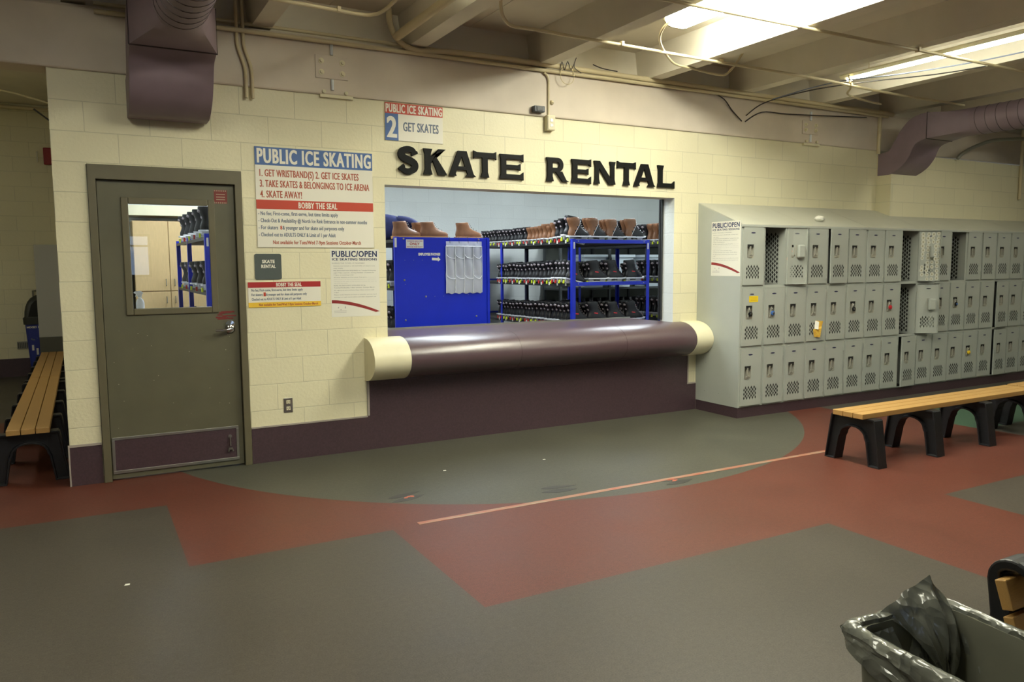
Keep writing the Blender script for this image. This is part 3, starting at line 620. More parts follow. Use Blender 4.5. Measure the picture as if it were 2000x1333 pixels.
o = pipe('conduit', 'cream conduit ending in a bend above the large rule sign', 'conduit', [(.9, -.74, 3.272), (1.5, -.72, 3.272), (1.90, -.69, 3.272), (2.02, -.73, 3.272), (2.07, -.86, 3.285), (2.07, -1.3, 3.30), (2.07, -2.6, 3.30)], .0125, M['pipe'], smooth=6)
clips(o, [(1.78, -.70, 3.28)], M['pipe'])
pipe('conduit', 'thick cream conduit dropping from the ceiling and running along the beam ledge', 'conduit', [(2.385, -.05, 3.56), (2.395, -.05, 3.44), (2.45, -.05, 3.335), (2.56, -.05, 3.272), (2.70, -.045, 3.262), (2.92, -.045, 3.288), (3.5, -.045, 3.296), (4.6, -.045, 3.290), (6.2, -.045, 3.285), (8.7, -.045, 3.275)], .024, M['pipe'], smooth=5)
pipe('conduit', 'fat cream pipe running along the concrete stem above the number 2 sign', 'pipe', [(2.43, -.10, 3.335), (2.43, -2.4, 3.335)], .034, M['pipe'], 16)
pipe('conduit', 'thin cream conduit along the lower edge of the beam ledge', 'conduit', [(.3, -.05, 3.232), (2.4, -.05, 3.238), (5.0, -.05, 3.246), (8.6, -.05, 3.24)], .016, M['pipe'])
pipe('conduit', 'second thin conduit lying on top of the beam ledge', 'conduit', [(.3, .0, 3.30), (2.4, .0, 3.304), (8.8, .0, 3.304)], .013, M['pipe'])
for i, dx in enumerate((0, .045)):
    pipe('conduit', ('left', 'right')[i]+' conduit of the bent pair running down the beam by the left duct', 'conduit', [(1.215+dx, -.035, 3.56), (1.217+dx, -.035, 3.20), (1.222+dx, -.035, 3.12), (1.250+dx, -.035, 3.03), (1.268+dx, -.035, 2.95), (1.27+dx, -.035, 2.76)], .0125, M['pipe'], smooth=5)
pipe('flexible_conduit', 'looping cream conduit hanging from the end of the bright light', 'conduit', [(4.45, -1.0, 3.50), (4.22, -1.34, 3.40), (4.12, -1.33, 3.32), (4.22, -1.16, 3.29), (4.46, -.92, 3.29), (4.82, -.63, 3.29), (5.06, -.57, 3.29), (5.48, -.50, 3.29), (5.56, -.56, 3.32), (5.60, -.70, 3.48), (5.62, -.74, 3.56)], .010, M['pipe'], smooth=6)
pipe('flexible_conduit', 'short bent conduit below the hanging strip light', 'conduit', [(6.86, -.85, 3.36), (6.98, -.78, 3.27), (7.15, -.62, 3.25), (7.6, -.50, 3.25), (7.9, -.46, 3.25)], .010, M['pipe'], smooth=5)
pipe('conduit', 'short upright conduit on the beam left of the right duct', 'conduit', [(8.47, -.04, 2.80), (8.47, -.04, 3.24)], .022, M['pipe'])
pipe('flexible_conduit', 'grey flexible conduit curving out of the wall below the right duct', 'conduit', [(9.72, -.23, 2.80), (9.80, -.25, 2.87), (10.05, -.30, 2.98), (10.4, -.36, 3.06), (11.4, -.5, 3.12), (12.4, -.6, 3.14)], .022, M['alu'], smooth=6)
pipe('conduit', 'upright conduit on the far right end of the wall above the lockers', 'conduit', [(11.16, -.22, 2.35), (11.16, -.22, 3.26)], .02, M['pipe'])
pipe('cable', 'dark cable from the beam tie to the hanging strip light', 'cable', [(6.30, -.05, 3.06), (6.50, -.12, 3.20), (6.72, -.5, 3.27), (7.0, -.9, 3.30), (7.4, -1.6, 3.30), (7.6, -2.6, 3.32)], .006, M['wire'], 6, smooth=5)
pipe('cable', 'blue grey cable draped along the strip light', 'cable', [(6.52, -.2, 3.22), (6.75, -.75, 3.30), (6.98, -1.3, 3.29), (7.15, -1.9, 3.285), (7.3, -2.6, 3.31), (7.4, -3.4, 3.34)], .006, M['bluecable'], 6, smooth=5)
pipe('cable', 'dark cable drooping from the beam tie to the left', 'cable', [(6.25, -.04, 3.00), (6.12, -.03, 3.10), (5.98, -.05, 3.20), (5.8, -.03, 3.27)], .006, M['wire'], 6, smooth=5)
pipe('cable', 'dark cable drooping from the beam tie to the right', 'cable', [(6.30, -.04, 3.00), (6.55, -.03, 3.12), (6.9, -.04, 3.13), (7.5, -.05, 3.16), (8.2, -.06, 3.20)], .006, M['wire'], 6, smooth=5)
pipe('cable', 'loose ring of thin wire hung on the ledge conduit', 'cable', [(4.06+.075*math.cos(a), -.075, 3.215+.075*math.sin(a)) for a in [PI*.6+2*PI*i/22 for i in range(20)]], .0035, M['pipe'], 6)
pipe('cable', 'dark twisted wire ends tied round the ledge conduit', 'cable', [(3.98, -.075, 3.25), (4.0, -.08, 3.33), (4.03, -.078, 3.26), (4.06, -.08, 3.34), (4.10, -.078, 3.27), (4.15, -.085, 3.38), (4.13, -.08, 3.30), (4.20, -.09, 3.25)], .004, M['wire'], 6, smooth=3)
pipe('cable', 'dark wire lying along the ledge right of the twisted wire ends', 'cable', [(4.34, -.075, 3.345), (4.42, -.078, 3.325), (4.50, -.076, 3.318), (4.62, -.07, 3.316)], .005, M['wire'], 6, smooth=4)

# ------------------------------------------------------------ ducts
def duct(label, x0, x1, length, rise=0):
    xm = (x0+x1)/2; hw = (x1-x0)/2
    t = thing('air_duct', label, 'duct', (xm, -.02, 2.54))
    top = [(-.02, 2.808), (-.10, 2.812), (-.165, 2.835), (-.232, 2.938), (-.311, 3.054), (-.414, 3.147), (-.52, 3.183), (-.617, 3.188)]
    bot = [(-.02, 2.548), (-.12, 2.549), (-.20, 2.556), (-.331, 2.628), (-.42, 2.73), (-.455, 2.81), (-.50, 2.868), (-.617, 2.905)]
    T = catmull([Vector((0, *p)) for p in top], 4); B = catmull([Vector((0, *p)) for p in bot], 4)
    rings = [[(xm-hw, b.y, b.z), (xm+hw, b.y, b.z), (xm+hw, a.y, a.z), (xm-hw, a.y, a.z)] for a, b in zip(T, B)]
    mb = MB(); mb.loft(rings); mb.build('wall_boot', M['duct'], t, smooth=35, bevel=.003)
    # square to round
    R = .150; yc, zc = -.617, 3.046; rings = []
    def rect(k, n=32):
        a = 2*PI*k/n+PI/4*0; c, s = math.cos(a), math.sin(a); q = 1/max(abs(c), abs(s)); return (hw*c*q, .1415*s*q)
    for j in range(7):
        q = j/6; rings.append([(xm+(1-q)*rect(k)[0]+q*R*math.cos(2*PI*k/32), yc-.42*q, zc+(1-q)*rect(k)[1]+q*R*math.sin(2*PI*k/32)) for k in range(32)])
    mb = MB(); mb.loft(rings); mb.build('transition', M['duct'], t, smooth=35)
    mb = MB(); mb.tube([(xm-hw-.003, yc, 2.902), (xm+hw+.003, yc, 2.902), (xm+hw+.003, yc, 3.19), (xm-hw-.003, yc, 3.19), (xm-hw-.003, yc, 2.902)], .005, 6); mb.build('seam', mat('duct_seam_dark', (66, 54, 58), .5), t)
    mb = MB(); ys = yc-.42; prof = []
    n = int(length/.012)
    mb.lathe([(R, 0), (R, -length)], (xm, ys, zc), 'y', 32)
    mb.build('round_duct', M['duct'], t, smooth=60)
    mb = MB(); pitch = .11; k = int(length/pitch)*24
    mb.tube([(xm+(R+.001)*math.cos(2*PI*i/24), ys-pitch*i/24, zc+(R+.001)*math.sin(2*PI*i/24)) for i in range(k)], .0028, 5); mb.build('spiral_seam', mat('duct_spiral_seam', (76, 64, 68), .5), t)
    return t
duct('purple-brown duct dropping into the wall above the grey door', .47, .985, 4.5)
duct('purple-brown duct curving into the wall above the lockers on the right', 8.49, 8.965, 6.5)

# ------------------------------------------------------------ rental room: racks
SH = (.32, .815, 1.305, 1.795)       # shelf heights
def post(mb, x, y, h, s=.042):
    mb.box(x-s/2, x+s/2, y-.004, y+.004, 0, h); mb.box(x-.004, x+.004, y-s/2, y+s/2, 0, h)
def rack(label, x0, x1, y0, y1, mids=(), far=None, tags=True):
    t = thing('shelving_rack', label, 'rack', ((x0+x1)/2, (y0+y1)/2, 0)); h = 1.812
    for x in (x0, x1):
        for y in (y0,)+tuple(mids)+(y1,):
            sx = 1 if x == x0 else -1; sy = 1 if y == y0 else -1
            mb = MB(); mb.box(x, x+sx*.042, y-.003*sy, y, 0, h); mb.box(x-.003*sx, x, y-.003*sy, y+.042*sy, 0, h)
            mb.build('post', (far or M['blue']) if y == y1 and x == x1 else M['blue'], t)
    for z in SH:
        mb = MB(); mb.box(x0+.004, x1-.004, y0+.006, y1-.006, z-.028, z-.012); mb.build('shelf', M['shelf'], t)
        mb = MB()
        mb.box(x0, x1, y0, y0+.005, z-.030, z+.012); mb.build('end_beam', M['blue'], t)
        mb = MB(); mb.box(x0, x1, y1-.005, y1, z-.030, z+.012); mb.build('end_beam', M['blue'], t)
        for xs_ in (x0, x1-.005):
            mb = MB(); mb.box(xs_, xs_+.005, y0+.045, y1-.045, z-.040, z-.010); mb.build('side_beam', M['black'], t)
    for x in (x0+.012, x1-.030):
        mb = MB(); mb.box(x, x+.018, y0-.0045, y0-.003, 1.70, 1.775); mb.build('white_clip', M['white'], t, bevel=.001)
    mb = MB()
    for x in (x0+.08, x1-.08):
        for z in SH[1:]: mb.lathe([(0, 0), (.008, 0), (.007, -.004), (0, -.005)], (x, y0, z-.008), 'y', 8)
    mb.build('rivets', M['alu'], t)
    return t
RA = rack('blue rack behind the counter whose near end carries the blue sheet panel', 2.925, 3.985, 1.36, 4.2, (2.8,))
RB = rack('open blue rack full of skates right of the blue panel', 5.06, 6.17, 1.35, 4.3, (3.09,), M['dkblue'])
RC = rack('blue rack of skates at the far right edge of the opening', 6.86, 7.6, 1.95, 3.9, ())
RD = rack('blue rack seen through the door window', 1.10, 1.55, 1.2, 3.5, (2.5,))
t = thing('end_panel', 'blue sheet steel panel closing the near end of a skate rack behind the counter', 'panel', (3.44, 1.35, 0))
mb = MB(); mb.box(2.915, 3.955, 1.344, 1.352, .25, 1.808); mb.build('sheet', M['blue'], t, bevel=.002)
mb = MB(); mb.box(3.955, 3.985, 1.335, 1.352, .25, 1.808); mb.build('edge_angle', M['blue'], t)
mb = MB(); mb.box(2.905, 2.92, 1.330, 1.35, .25, 1.808); mb.build('edge_angle', M['blue'], t)
for x, z in ((3.012, 1.372), (3.018, .962), (3.825, .975), (3.01, 1.79), (3.86, 1.79), (3.245, 1.20)):
    mb = MB(); mb.lathe([(0, 0), (.011, 0), (.009, -.005), (0, -.006)], (x, 1.344, z), 'y', 10); mb.build('bolt', M['alu'], t)
mb = MB(); rr = random.Random(8)
for x, z in ((3.02, 1.575), (3.115, 1.575), (3.21, 1.575), (3.345, 1.20), (3.445, 1.20), (3.73, 1.21), (3.02, 1.33)): mb.box(x-.003, x+.003, 1.3435, 1.344, z-.003, z+.003)
mb.build('rivet_holes', M['alu'], t)
mb = MB(); mb.box(2.908, 2.93, 1.327, 1.330, 1.705, 1.80); mb.build('white_clip', M['white'], t)
t = thing('staff_notice', 'small white notice reading ONLY on the blue panel', 'sign', (3.13, 1.34, 1.695)); mb = MB(); mb.box(3.036, 3.226, 1.3425, 1.344, 1.697, 1.785); mb.build('sheet', M['paper'], t)
mb = MB(); write(mb, 'ONLY', 3.075, 3.185, 1.728, .026, 1.342, .03); mb.build('lettering', M['sred'], t)
mb = MB(); write(mb, 'WORKING EMPLOYEES', 3.045, 3.215, 1.762, .012, 1.342, .03); write(mb, 'BEYOND THIS POINT', 3.045, 3.215, 1.704, .012, 1.342, .03); mb.build('small_print', mat('ink_rose', (176, 96, 110), .6), t)
t = thing('stencilled_sign', 'white EMPLOYEE PHONES lettering with an arrow on the blue panel', 'sign', (3.3, 1.343, 1.58))
mb = MB(); write(mb, 'EMPLOYEE PHONES', 3.168, 3.412, 1.622, .027, 1.3425, .06); mb.build('lettering', M['white'], t)
mb = MB(); mb.prism([(3.318, 1.600), (3.385, 1.597), (3.385, 1.612), (3.414, 1.580), (3.385, 1.560), (3.385, 1.570), (3.318, 1.573)], 'y', 1.3425, 1.3438); mb.build('arrow', M['white'], t)
# clear pocket organiser hung on the panel
t = thing('pocket_organizer', 'clear vinyl pocket organizer hanging by wires on the blue panel', 'organizer', (3.68, 1.34, 1.23))
x0, x1, z0, z1 = 3.470, 3.886, 1.225, 1.770; nx, nz = 24, 30
def bulge(i, j): 
    u = i/nx*4 % 1; v = j/nz; return 1.334-.014*abs(math.sin(PI*u))*(.4+.6*abs(math.sin(PI*(v*3))))-.004*math.sin(9*v+i)
mb = MB(); vs = [(x0+(x1-x0)*i/nx+.004*math.sin(j*.5), bulge(i, j), z0+(z1-z0)*j/nz+(.006*math.sin(i*1.3) if j == 0 else 0)) for j in range(nz+1) for i in range(nx+1)]
mb.add(vs, [(j*(nx+1)+i, j*(nx+1)+i+1, (j+1)*(nx+1)+i+1, (j+1)*(nx+1)+i) for j in range(nz) for i in range(nx)]); mb.build('pocket_sheet', M['vinyl'], t, smooth=80)
mb = MB()
for i in range(5): x = x0+(x1-x0)*i/4; mb.tube([(x, 1.326, z0+.005), (x+.003, 1.326, (z0+z1)/2), (x, 1.326, z1-.05)], .0042, 6)
mb.tube([(x0, 1.326, z1-.052), (x1, 1.326, z1-.052)], .0045, 6)
for zz in (z1-.155, z1-.37):
    for i in range(4):
        a = x0+(x1-x0)*i/4; b = a+(x1-x0)/4
        mb.tube([(a, 1.322, zz+.02), (a+.03, 1.318, zz-.012), (b-.03, 1.318, zz-.024), (b, 1.322, zz-.018+(.03 if i == 3 else 0))], .0038, 6, smooth=3)
mb.build('binding', M['bind'], t, smooth=60)
for i in range(4):
    x = x0+.05+(x1-x0-.1)*i/3; mb = MB(); mb.tube([(x, 1.330, z1-.02), (x-.004, 1.328, z1+.02), (x-.002, 1.336, 1.812), (x, 1.36, 1.815)], .002, 5, smooth=3); mb.build('hanging_wire', M['wire'], t)

# ------------------------------------------------------------ skates and boots
def boot_sections(s=1.0):
    return [(.050, .014, .266, .031), (.056, .008, .282, .036), (.072, .002, .290, .039), (.090, .003, .280, .039), (.108, .009, .256, .037), (.126, .016, .228, .035), (.146, .021, .202, .033), (.168, .019, .182, .032), (.196, .008, .166, .034), (.224, -.005, .156, .037), (.250, -.012, .152, .037), (.266, -.008, .132, .032)]
TAN = [(.028, .004, .278, .036), (.050, .0, .286, .039), (.070, .002, .270, .038), (.086, .005, .232, .036), (.104, .010, .190, .034), (.126, .013, .158, .033), (.152, .010, .144, .035), (.172, .006, .138, .037), (.180, .008, .128, .034)]
def boot_mesh(mats, split=None, patches=True, red=True, n=16, low=0.0, hooks=False):
    mb = MB(); rings = []
    for z, xa, xb, w in (TAN if hooks else boot_sections()):
        z = z-low; w = w*(1.0 if hooks else 1.14)
        ring = []
        for k in range(n):
            a = 2*PI*k/n; c, s = math.cos(a), math.sin(a); xm, r = (xa+xb)/2, (xb-xa)/2
            ring.append((xm+r*math.copysign(abs(c)**.85, c), w*math.copysign(abs(s)**.8, s), z+(.010*max(c, 0) if z > (.15 if hooks else .24)-low else 0)))
        rings.append(ring)
    mb.loft(rings)
    last = rings[-1]; cx = sum(p[0] for p in last)/n
    mb.loft([last, [(cx+(p[0]-cx)*.78, p[1]*.75, p[2]-.004) for p in last], [(cx+(p[0]-cx)*.7, p[1]*.7, p[2]-.035) for p in last]], 1, cap=False)
    if patches:
        for zc, ry, rz, xo in ((.226, .024, .016, -.010), (.172, .017, .017, .016)):
            for s in (0,):
                P = []
                for j in range(4):
                    f = (1, .85, .5, 0.02)[j]; P.append([(xo-.004*(j/3)**.5+(.014 if j == 0 else .003 if j == 1 else 0), ry*f*math.cos(2*PI*k/10), zc-low+rz*f*math.sin(2*PI*k/10)) for k in range(10)])
                mb.loft(P, 2)
    if red:
        for s in (-1, 1): mb.prism([(.085, .128-low), (.135, .122-low), (.135, .134-low), (.085, .140-low)], 'y', s*.0385, s*.0425, 3)
    if hooks:
        for j in range(5):
            z = .090+.018*j; x = (.212, .182, .160, .148, .142)[j]
            for s in (-1, 1): mb.lathe([(0, 0), (.006, .0), (.004, .006*s), (0, .007*s)], (x, s*.030, z+.008), 'y', 6, 3)
    # lacing rows up the front
    for j in range(0 if hooks else 6):
        z = .108+.022*j-low; x = (.258, .232, .208, .190, .176, .166)[j]
        mb.tube([(x-.01, -.022, z), (x+.004, 0, z+.006), (x-.01, .022, z)], .0035, 5, 4)
    return mb
def skate_proto(name, label, cat, main, foot=None, tagm=None, patches=True, red=True):
    t = thing(name, label, cat)
    mb = boot_mesh(None, patches=patches, red=red)
    mats = [main, M['dark'], M['patch'], M['redm'], M['patch'] if foot is None else M['holder'], foot or main]
    if foot is not None:
        for i, f in enumerate(mb.f):
            if mb.m[i] == 0:
                c = sum((Vector(mb.v[k]) for k in f), Vector())/len(f)
                if c.x > .060+.62*max(0, c.z-.06) and c.z < .235 or c.z < .062: mb.m[i] = 5
        mb.tube([(.065, .044, .066), (.085, .043, .10), (.115, .039, .145), (.145, .036, .195), (.150, .032, .24)], .002, 5, 4); mb.tube([(.065, -.044, .066), (.085, -.043, .10), (.115, -.039, .145), (.145, -.036, .195), (.150, -.032, .24)], .002, 5, 4)
    b = mb.build('boot', mats, smooth=50); b.parent = t
    mb = MB()
    for x0, x1 in ((.012, .085), (.170, .262)): mb.loft([[(x0+.012, -.007, .012), (x1-.012, -.007, .012), (x1-.012, .007, .012), (x0+.012, .007, .012)], [(x0, -.026, .054), (x1, -.026, .054), (x1, .026, .054), (x0, .026, .054)]])
    mb.box(.012, .262, -.006, .006, .006, .022); mb.prism([(-.004, .043), (.278, .043), (.296, .066), (.26, .058), (-.006, .058)], 'y', -.041, .041)
    h = mb.build('blade_holder', M['holder']); h.parent = t
    mb = MB(); mb.prism([(.0, .010), (.012, .0), (.268, .0), (.286, .014), (.28, .022), (.0, .02)], 'y', -.0018, .0018); r = mb.build('runner', M['steel']); r.parent = t
    mb = MB(); mb.box(-.008, .006, -.010, .010, -.014, .026); g = mb.build('heel_tag', tagm or M['tagy']); g.parent = t
    return t
P_by = skate_proto('ice_skate', 'x', 'ice skate', M['boot'], None, M['tagy'])
P_br = skate_proto('ice_skate', 'x', 'ice skate', M['boot'], None, M['tagr'])
P_ny = skate_proto('ice_skate', 'x', 'ice skate', M['brown'], M['boot'], M['tagy'], False, False)
P_nr = skate_proto('ice_skate', 'x', 'ice skate', M['brown'], M['boot'], M['tagr'], False, False)
used = set()
def skate(kind, tg, loc, rz, label, group, tilt=0, sc=1.0):
    p = {('k', 0): P_by, ('k', 1): P_br, ('n', 0): P_ny, ('n', 1): P_nr}[(kind, tg)]
    if p not in used: o = p; used.add(p); o.location = loc; o.rotation_euler = (0, tilt, rz); o['label'] = label; o['group'] = group
    else:
        o = dup(p, loc, rz, label, group); o.rotation_euler = (0, tilt, rz)
    o.scale = (sc, min(1, sc*1.06), sc)
    return o
for z in SH[1:]:
    for k in range(10):
        mb = MB(); y_ = 1.445+.0415+.183*k; mb.box(5.0555, 5.0585, y_-.013, y_+.013, z-.030, z+.006); mb.build('size_card', M['paper'], RB)
rr = random.Random(21)
LV = {1: 'bottom', 2: 'middle', 3: 'top'}
KS = {'k': 'black ice skate', 'n': 'brown-black ice skate'}
KN = {'k': 'black ice skate with pale heel patches', 'n': 'brown and black leather ice skate'}
top_kinds = 'n'+'kkk'+'nnnnnnn'+'k'*16
row_y = []
y = 1.445
for i in range(25): row_y.append(y); y += .083 if i % 2 == 0 else .100
for lv in (1, 2, 3):
    for i, y in enumerate(row_y):
        if lv < 3 and i > 19: continue
        tg = (i//2) % 2
        for c in range(4):
            if lv < 3 and (c == 1 and i > 11 or c > 1 and (i > 3 or c == 3 and i > 1)): continue
            if lv == 3 and c > 0 and i > 8: continue
            kind = 'k'
            if lv == 3: kind = ('n' if i < 2 else rr.choice('nk')) if c else top_kinds[i]
            x = 5.052+.275*c+rr.uniform(-.008, .008)
            if c == 0:
                lab = '%s, heel out, %s from the near post on the open rack %s shelf' % (KS[kind], ORD[min(i, 24)], LV[lv])
                g = 'skates heel-out along the %s shelf of the open rack' % LV[lv]
            elif i == 0:
                lab = '%s, %s from left across the near end of the open rack %s shelf' % (KS[kind], ORD[c], LV[lv])
                g = 'skates across the near end of the %s shelf of the open rack' % LV[lv]
            else:
                lab = '%s in the rows behind the near end, open rack %s shelf' % (KS[kind], LV[lv]); g = '%s skates in the rows behind the near end, %s shelf' % ('brown' if kind == 'n' else 'black', LV[lv])
            z = SH[lv]; tilt = 0; sc = 1.02-.007*i
            if lv == 3: sc = (1.02, 1.08, .97, .97, .84, .72, .80, .78, .74, .74, .74)[i] if i < 11 else .74
            if c: sc = max(.8, sc*rr.uniform(.86, 1.0)) if i else 1.0
            sc *= rr.uniform(.95, 1.02)
            if lv == 2 and c == 0 and i in (0, 1, 2, 3): x -= .05; tilt = .24
            if lv == 3 and c == 0 and i == 1: x -= .02; tilt = .2
            skate(kind, tg, (x, y+rr.uniform(-.004, .004), z+(.012 if tilt else 0)), rr.uniform(-.10, .10), lab, g, tilt, sc)
for lv in (1, 2, 3):                       # skates glimpsed left of the blue panel
    for i in range(6):
        y = 1.50+.11*i
        if lv == 3: continue
        skate('k', (i//2) % 2, (2.90, y, SH[lv]), rr.uniform(-.1, .1), 'black ice skate left of the blue panel, %s shelf' % LV[lv], 'skates left of the blue panel, %s shelf' % LV[lv])
for lv in (1, 2, 3):                       # rack at the right edge
    for i in range(5):
        k = 'n' if lv == 3 and i < 3 else 'k'
        skate(k, (i//2) % 2, (6.875, 2.04+.11*i, SH[lv]), rr.uniform(-.06, .06), '%s, %s from front, %s shelf at the right edge of the opening' % (KS[k], ORD[i], LV[lv]), 'skates on the rack at the right edge')
for i in range(5):
    for lv, k in ((3, 'k'), (2, 'k'), (1, 'k')):
        skate(k, i % 2, (1.09, 1.42+.40*i, SH[lv]), rr.uniform(-.15, .15), 'black skate on the %s shelf seen through the door window, %s from the front' % (LV[lv], ORD[i]), 'skates seen through the door window')
# tan boots on top of the first rack
def tan_boot():
    t = thing('leather_boot', 'x', 'boot'); mb = boot_mesh(None, patches=False, red=False, low=.0, hooks=True)
    b = mb.build('boot', [M['tan'], M['dark'], M['patch'], M['steel'], M['dark']], smooth=50); b.parent = t
    mb = MB(); mb.prism([(.0, .0), (.075, 0), (.085, .016), (.14, .016), (.16, .008), (.262, .010), (.28, .022), (.276, .030), (-.002, .030)], 'y', -.038, .038); s = mb.build('sole', M['sole'], bevel=.004); s.parent = t
    return t
tb = tan_boot(); tb.location = (2.945, 1.50, SH[3]); tb.rotation_euler = (0, 0, -.05); tb['label'] = 'tan leather boot at the left end above the blue panel, beside blue fabric'; tb.scale = (1.1, 1.0, .97); tb['group'] = 'tan leather boots on top of the rack'
for x, y, rz, lab in ((3.245, 1.49, -.10, 'tan leather boot nearest in the middle trio above the blue panel'), (3.195, 1.60, .05, 'tan leather boot at the left back of the middle trio, mostly hidden'), (3.31, 1.66, -.1, 'tan leather boot at the right back of the middle trio above the panel'), (3.655, 1.49, -.02, 'tan leather boot standing alone above the clear organizer'), (3.50, 2.0, 0, 'far small tan boot just left of the lone boot above the organizer'), (3.47, 2.12, 0, 'farthest small tan boot behind the lone boot above the organizer')):
    o = dup(tb, (x, y, SH[3]), rz, lab)
    o.scale = (.7, .7, .55) if y > 1.9 else (1.1, 1.0, .97)
t = thing('folded_jacket', 'dark blue fabric heap behind the left tan boot on top of the rack', 'fabric', (3.12, 1.95, SH[3]-.012)); rr2 = random.Random(2)
rings = []
for j in range(13):
    q = j/12; w = math.sin(PI*(q*.92+.04)); h = .37*max(.02, (w**.5)*(1-.62*q)+.03*math.sin(q*11))
    rings.append([(2.86+.56*q, 1.84+.17*w**.7*math.cos(2*PI*k/20)*(1+.10*rr2.random()), SH[3]-.010+max(0, h*.5+h*.52*math.copysign(abs(math.sin(2*PI*k/20))**.7, math.sin(2*PI*k/20))*(1+.09*rr2.random()))) for k in range(20)])
mb = MB(); mb.loft(rings); o = mb.build('fabric', M['denim'], t, smooth=80); md = o.modifiers.new('s', 'SUBSURF'); md.levels = 1; md.render_levels = 1
mb = MB(); mb.tube([(3.10, 1.74, 2.00), (3.20, 1.70, 1.985), (3.30, 1.70, 1.93), (3.38, 1.74, 1.835)], [.05]*13, 10, smooth=4); mb.build('sleeve', M['denim'], t, smooth=80)

# grey shelving with white tubs by the back wall
t = thing('wire_shelving', 'dark grey shelving unit with white tubs along the back wall', 'rack', (7.8, 4.3, 0)); dg = mat('shelving_dark_grey', (70, 74, 74), .5)
for x in (6.62, 7.55, 8.30, 9.0):
    for y in (4.05, 4.52): mb = MB(); mb.box(x-.018, x+.018, y-.018, y+.018, 0, 1.95); mb.build('post', dg, t)
for z in (.30, .72, 1.15, 1.90):
    mb = MB(); mb.box(6.60, 9.02, 4.03, 4.54, z-.03, z); mb.build('shelf', dg, t)
mb = MB(); mb.box(6.64, 9.0, 4.535, 4.545, .30, 1.90); mb.build('back_panel', mat('shelving_back_panel', (92, 96, 88), .6), t)
for i, x in enumerate((7.08, 7.62, 8.32, 8.80)):
    q = thing('storage_tub', 'white plastic tub on the grey back shelf, %s from the left behind the open rack' % ORD[i], 'tub', (x+.2, 4.28, 1.15), group='white tubs on the back shelf')
    w = .44 if i < 3 else .4
    mb = MB(); mb.loft([[(x+.05, 4.12, 1.151), (x+w-.05, 4.12, 1.151), (x+w-.05, 4.44, 1.151), (x+.05, 4.44, 1.151)], [(x, 4.08, 1.66), (x+w, 4.08, 1.66), (x+w, 4.48, 1.66), (x, 4.48, 1.66)], [(x+.012, 4.092, 1.66), (x+w-.012, 4.092, 1.66), (x+w-.012, 4.468, 1.66), (x+.012, 4.468, 1.66)], [(x+.06, 4.13, 1.17), (x+w-.06, 4.13, 1.17), (x+w-.06, 4.43, 1.17), (x+.06, 4.43, 1.17)]]); mb.build('body', M['tub'], q)
    mb = MB()
    for a in ((x-.02, x+w+.02, 4.06, 4.08), (x-.02, x+w+.02, 4.48, 4.50), (x-.02, x, 4.08, 4.48), (x+w, x+w+.02, 4.08, 4.48)): mb.box(a[0], a[1], a[2], a[3], 1.63, 1.675)
    mb.build('rim', M['tub'], q, bevel=.003)
for lv, z in ((0, .72),):
    for i in range(14):
        skate('k', (i//2) % 2, (6.75+.155*i, 4.20, z), PI*1.5+.0, 'black ice skate on the %s of the grey shelving by the back wall' % ('second shelf' if lv == 0 else 'lowest shelf'), 'skates on the grey shelving, %s' % ('second shelf' if lv == 0 else 'lowest shelf'))
# cupboards and bottle seen through the door window
t = thing('wooden_cupboard', 'tall pale maple cupboard seen through the door window', 'cupboard', (1.1, 4.3, 0))
mb = MB(); mb.box(.69, 1.50, 4.16, 4.58, .05, 2.07); mb.build('carcass', M['cab'], t)
for i, (a, b) in enumerate(((.695, 1.075), (1.081, 1.495))):
    for z0, z1 in ((.08, 1.225), (1.235, 2.065)):
        mb = MB(); mb.box(a, b, 4.135, 4.158, z0, z1); d = mb.build('door', M['cab'], t, bevel=.003)
        hx = b-.045 if i == 0 else a+.045; hz = z1-.14 if z0 < 1 else z0+.06
        mb = MB(); mb.tube([(hx, 4.137, hz), (hx, 4.105, hz+.01), (hx, 4.105, hz+.07), (hx, 4.137, hz+.08)], .005, 8); mb.build('handle', M['steel'], d)
t = thing('wall_shelf', 'cream boxed shelf along the back wall above the maple cupboard', 'shelf', (1.6, 4.4, 2.14)); mb = MB(); mb.box(.24, 2.6, 4.1, 4.59, 2.13, 2.25); mb.build('board', M['creamp'], t, bevel=.004)
t = thing('tall_locker', 'dark grey cabinet at the left edge of the door window', 'cabinet', (.45, 4.3, 0)); mb = MB(); mb.box(.25, .66, 4.1, 4.58, 0, 1.72); mb.build('body', mat('dark_cabinet', (74, 72, 64), .5), t); mb = MB(); mb.box(.28, .63, 4.085, 4.1, .05, 1.68); mb.build('door', mat('dark_cabinet_door', (84, 80, 70), .5), t)
t = thing('work_ledge', 'narrow grey ledge inside the door window carrying a spray bottle', 'ledge', (.65, .5, 1.1)); mb = MB(); mb.box(.24, 1.0, .24, .62, 1.165, 1.195); mb.build('board', M['board'], t)
mb = MB(); mb.box(.26, .30, .26, .60, 0, 1.165); mb.build('leg', M['board'], t)
mb = MB(); mb.box(.94, .98, .26, .60, 0, 1.165); mb.build('leg', M['board'], t)
t = thing('spray_bottle', 'white spray bottle standing inside the door window', 'bottle', (.512, .36, 1.195))
mb = MB(); mb.lathe([(0, 0), (.027, 0), (.029, .01), (.029, .06), (.022, .082), (.012, .092), (.012, .104), (0, .104)], (.512, .36, 1.195), 'z', 18); mb.build('body', M['bottle'], t, smooth=40)
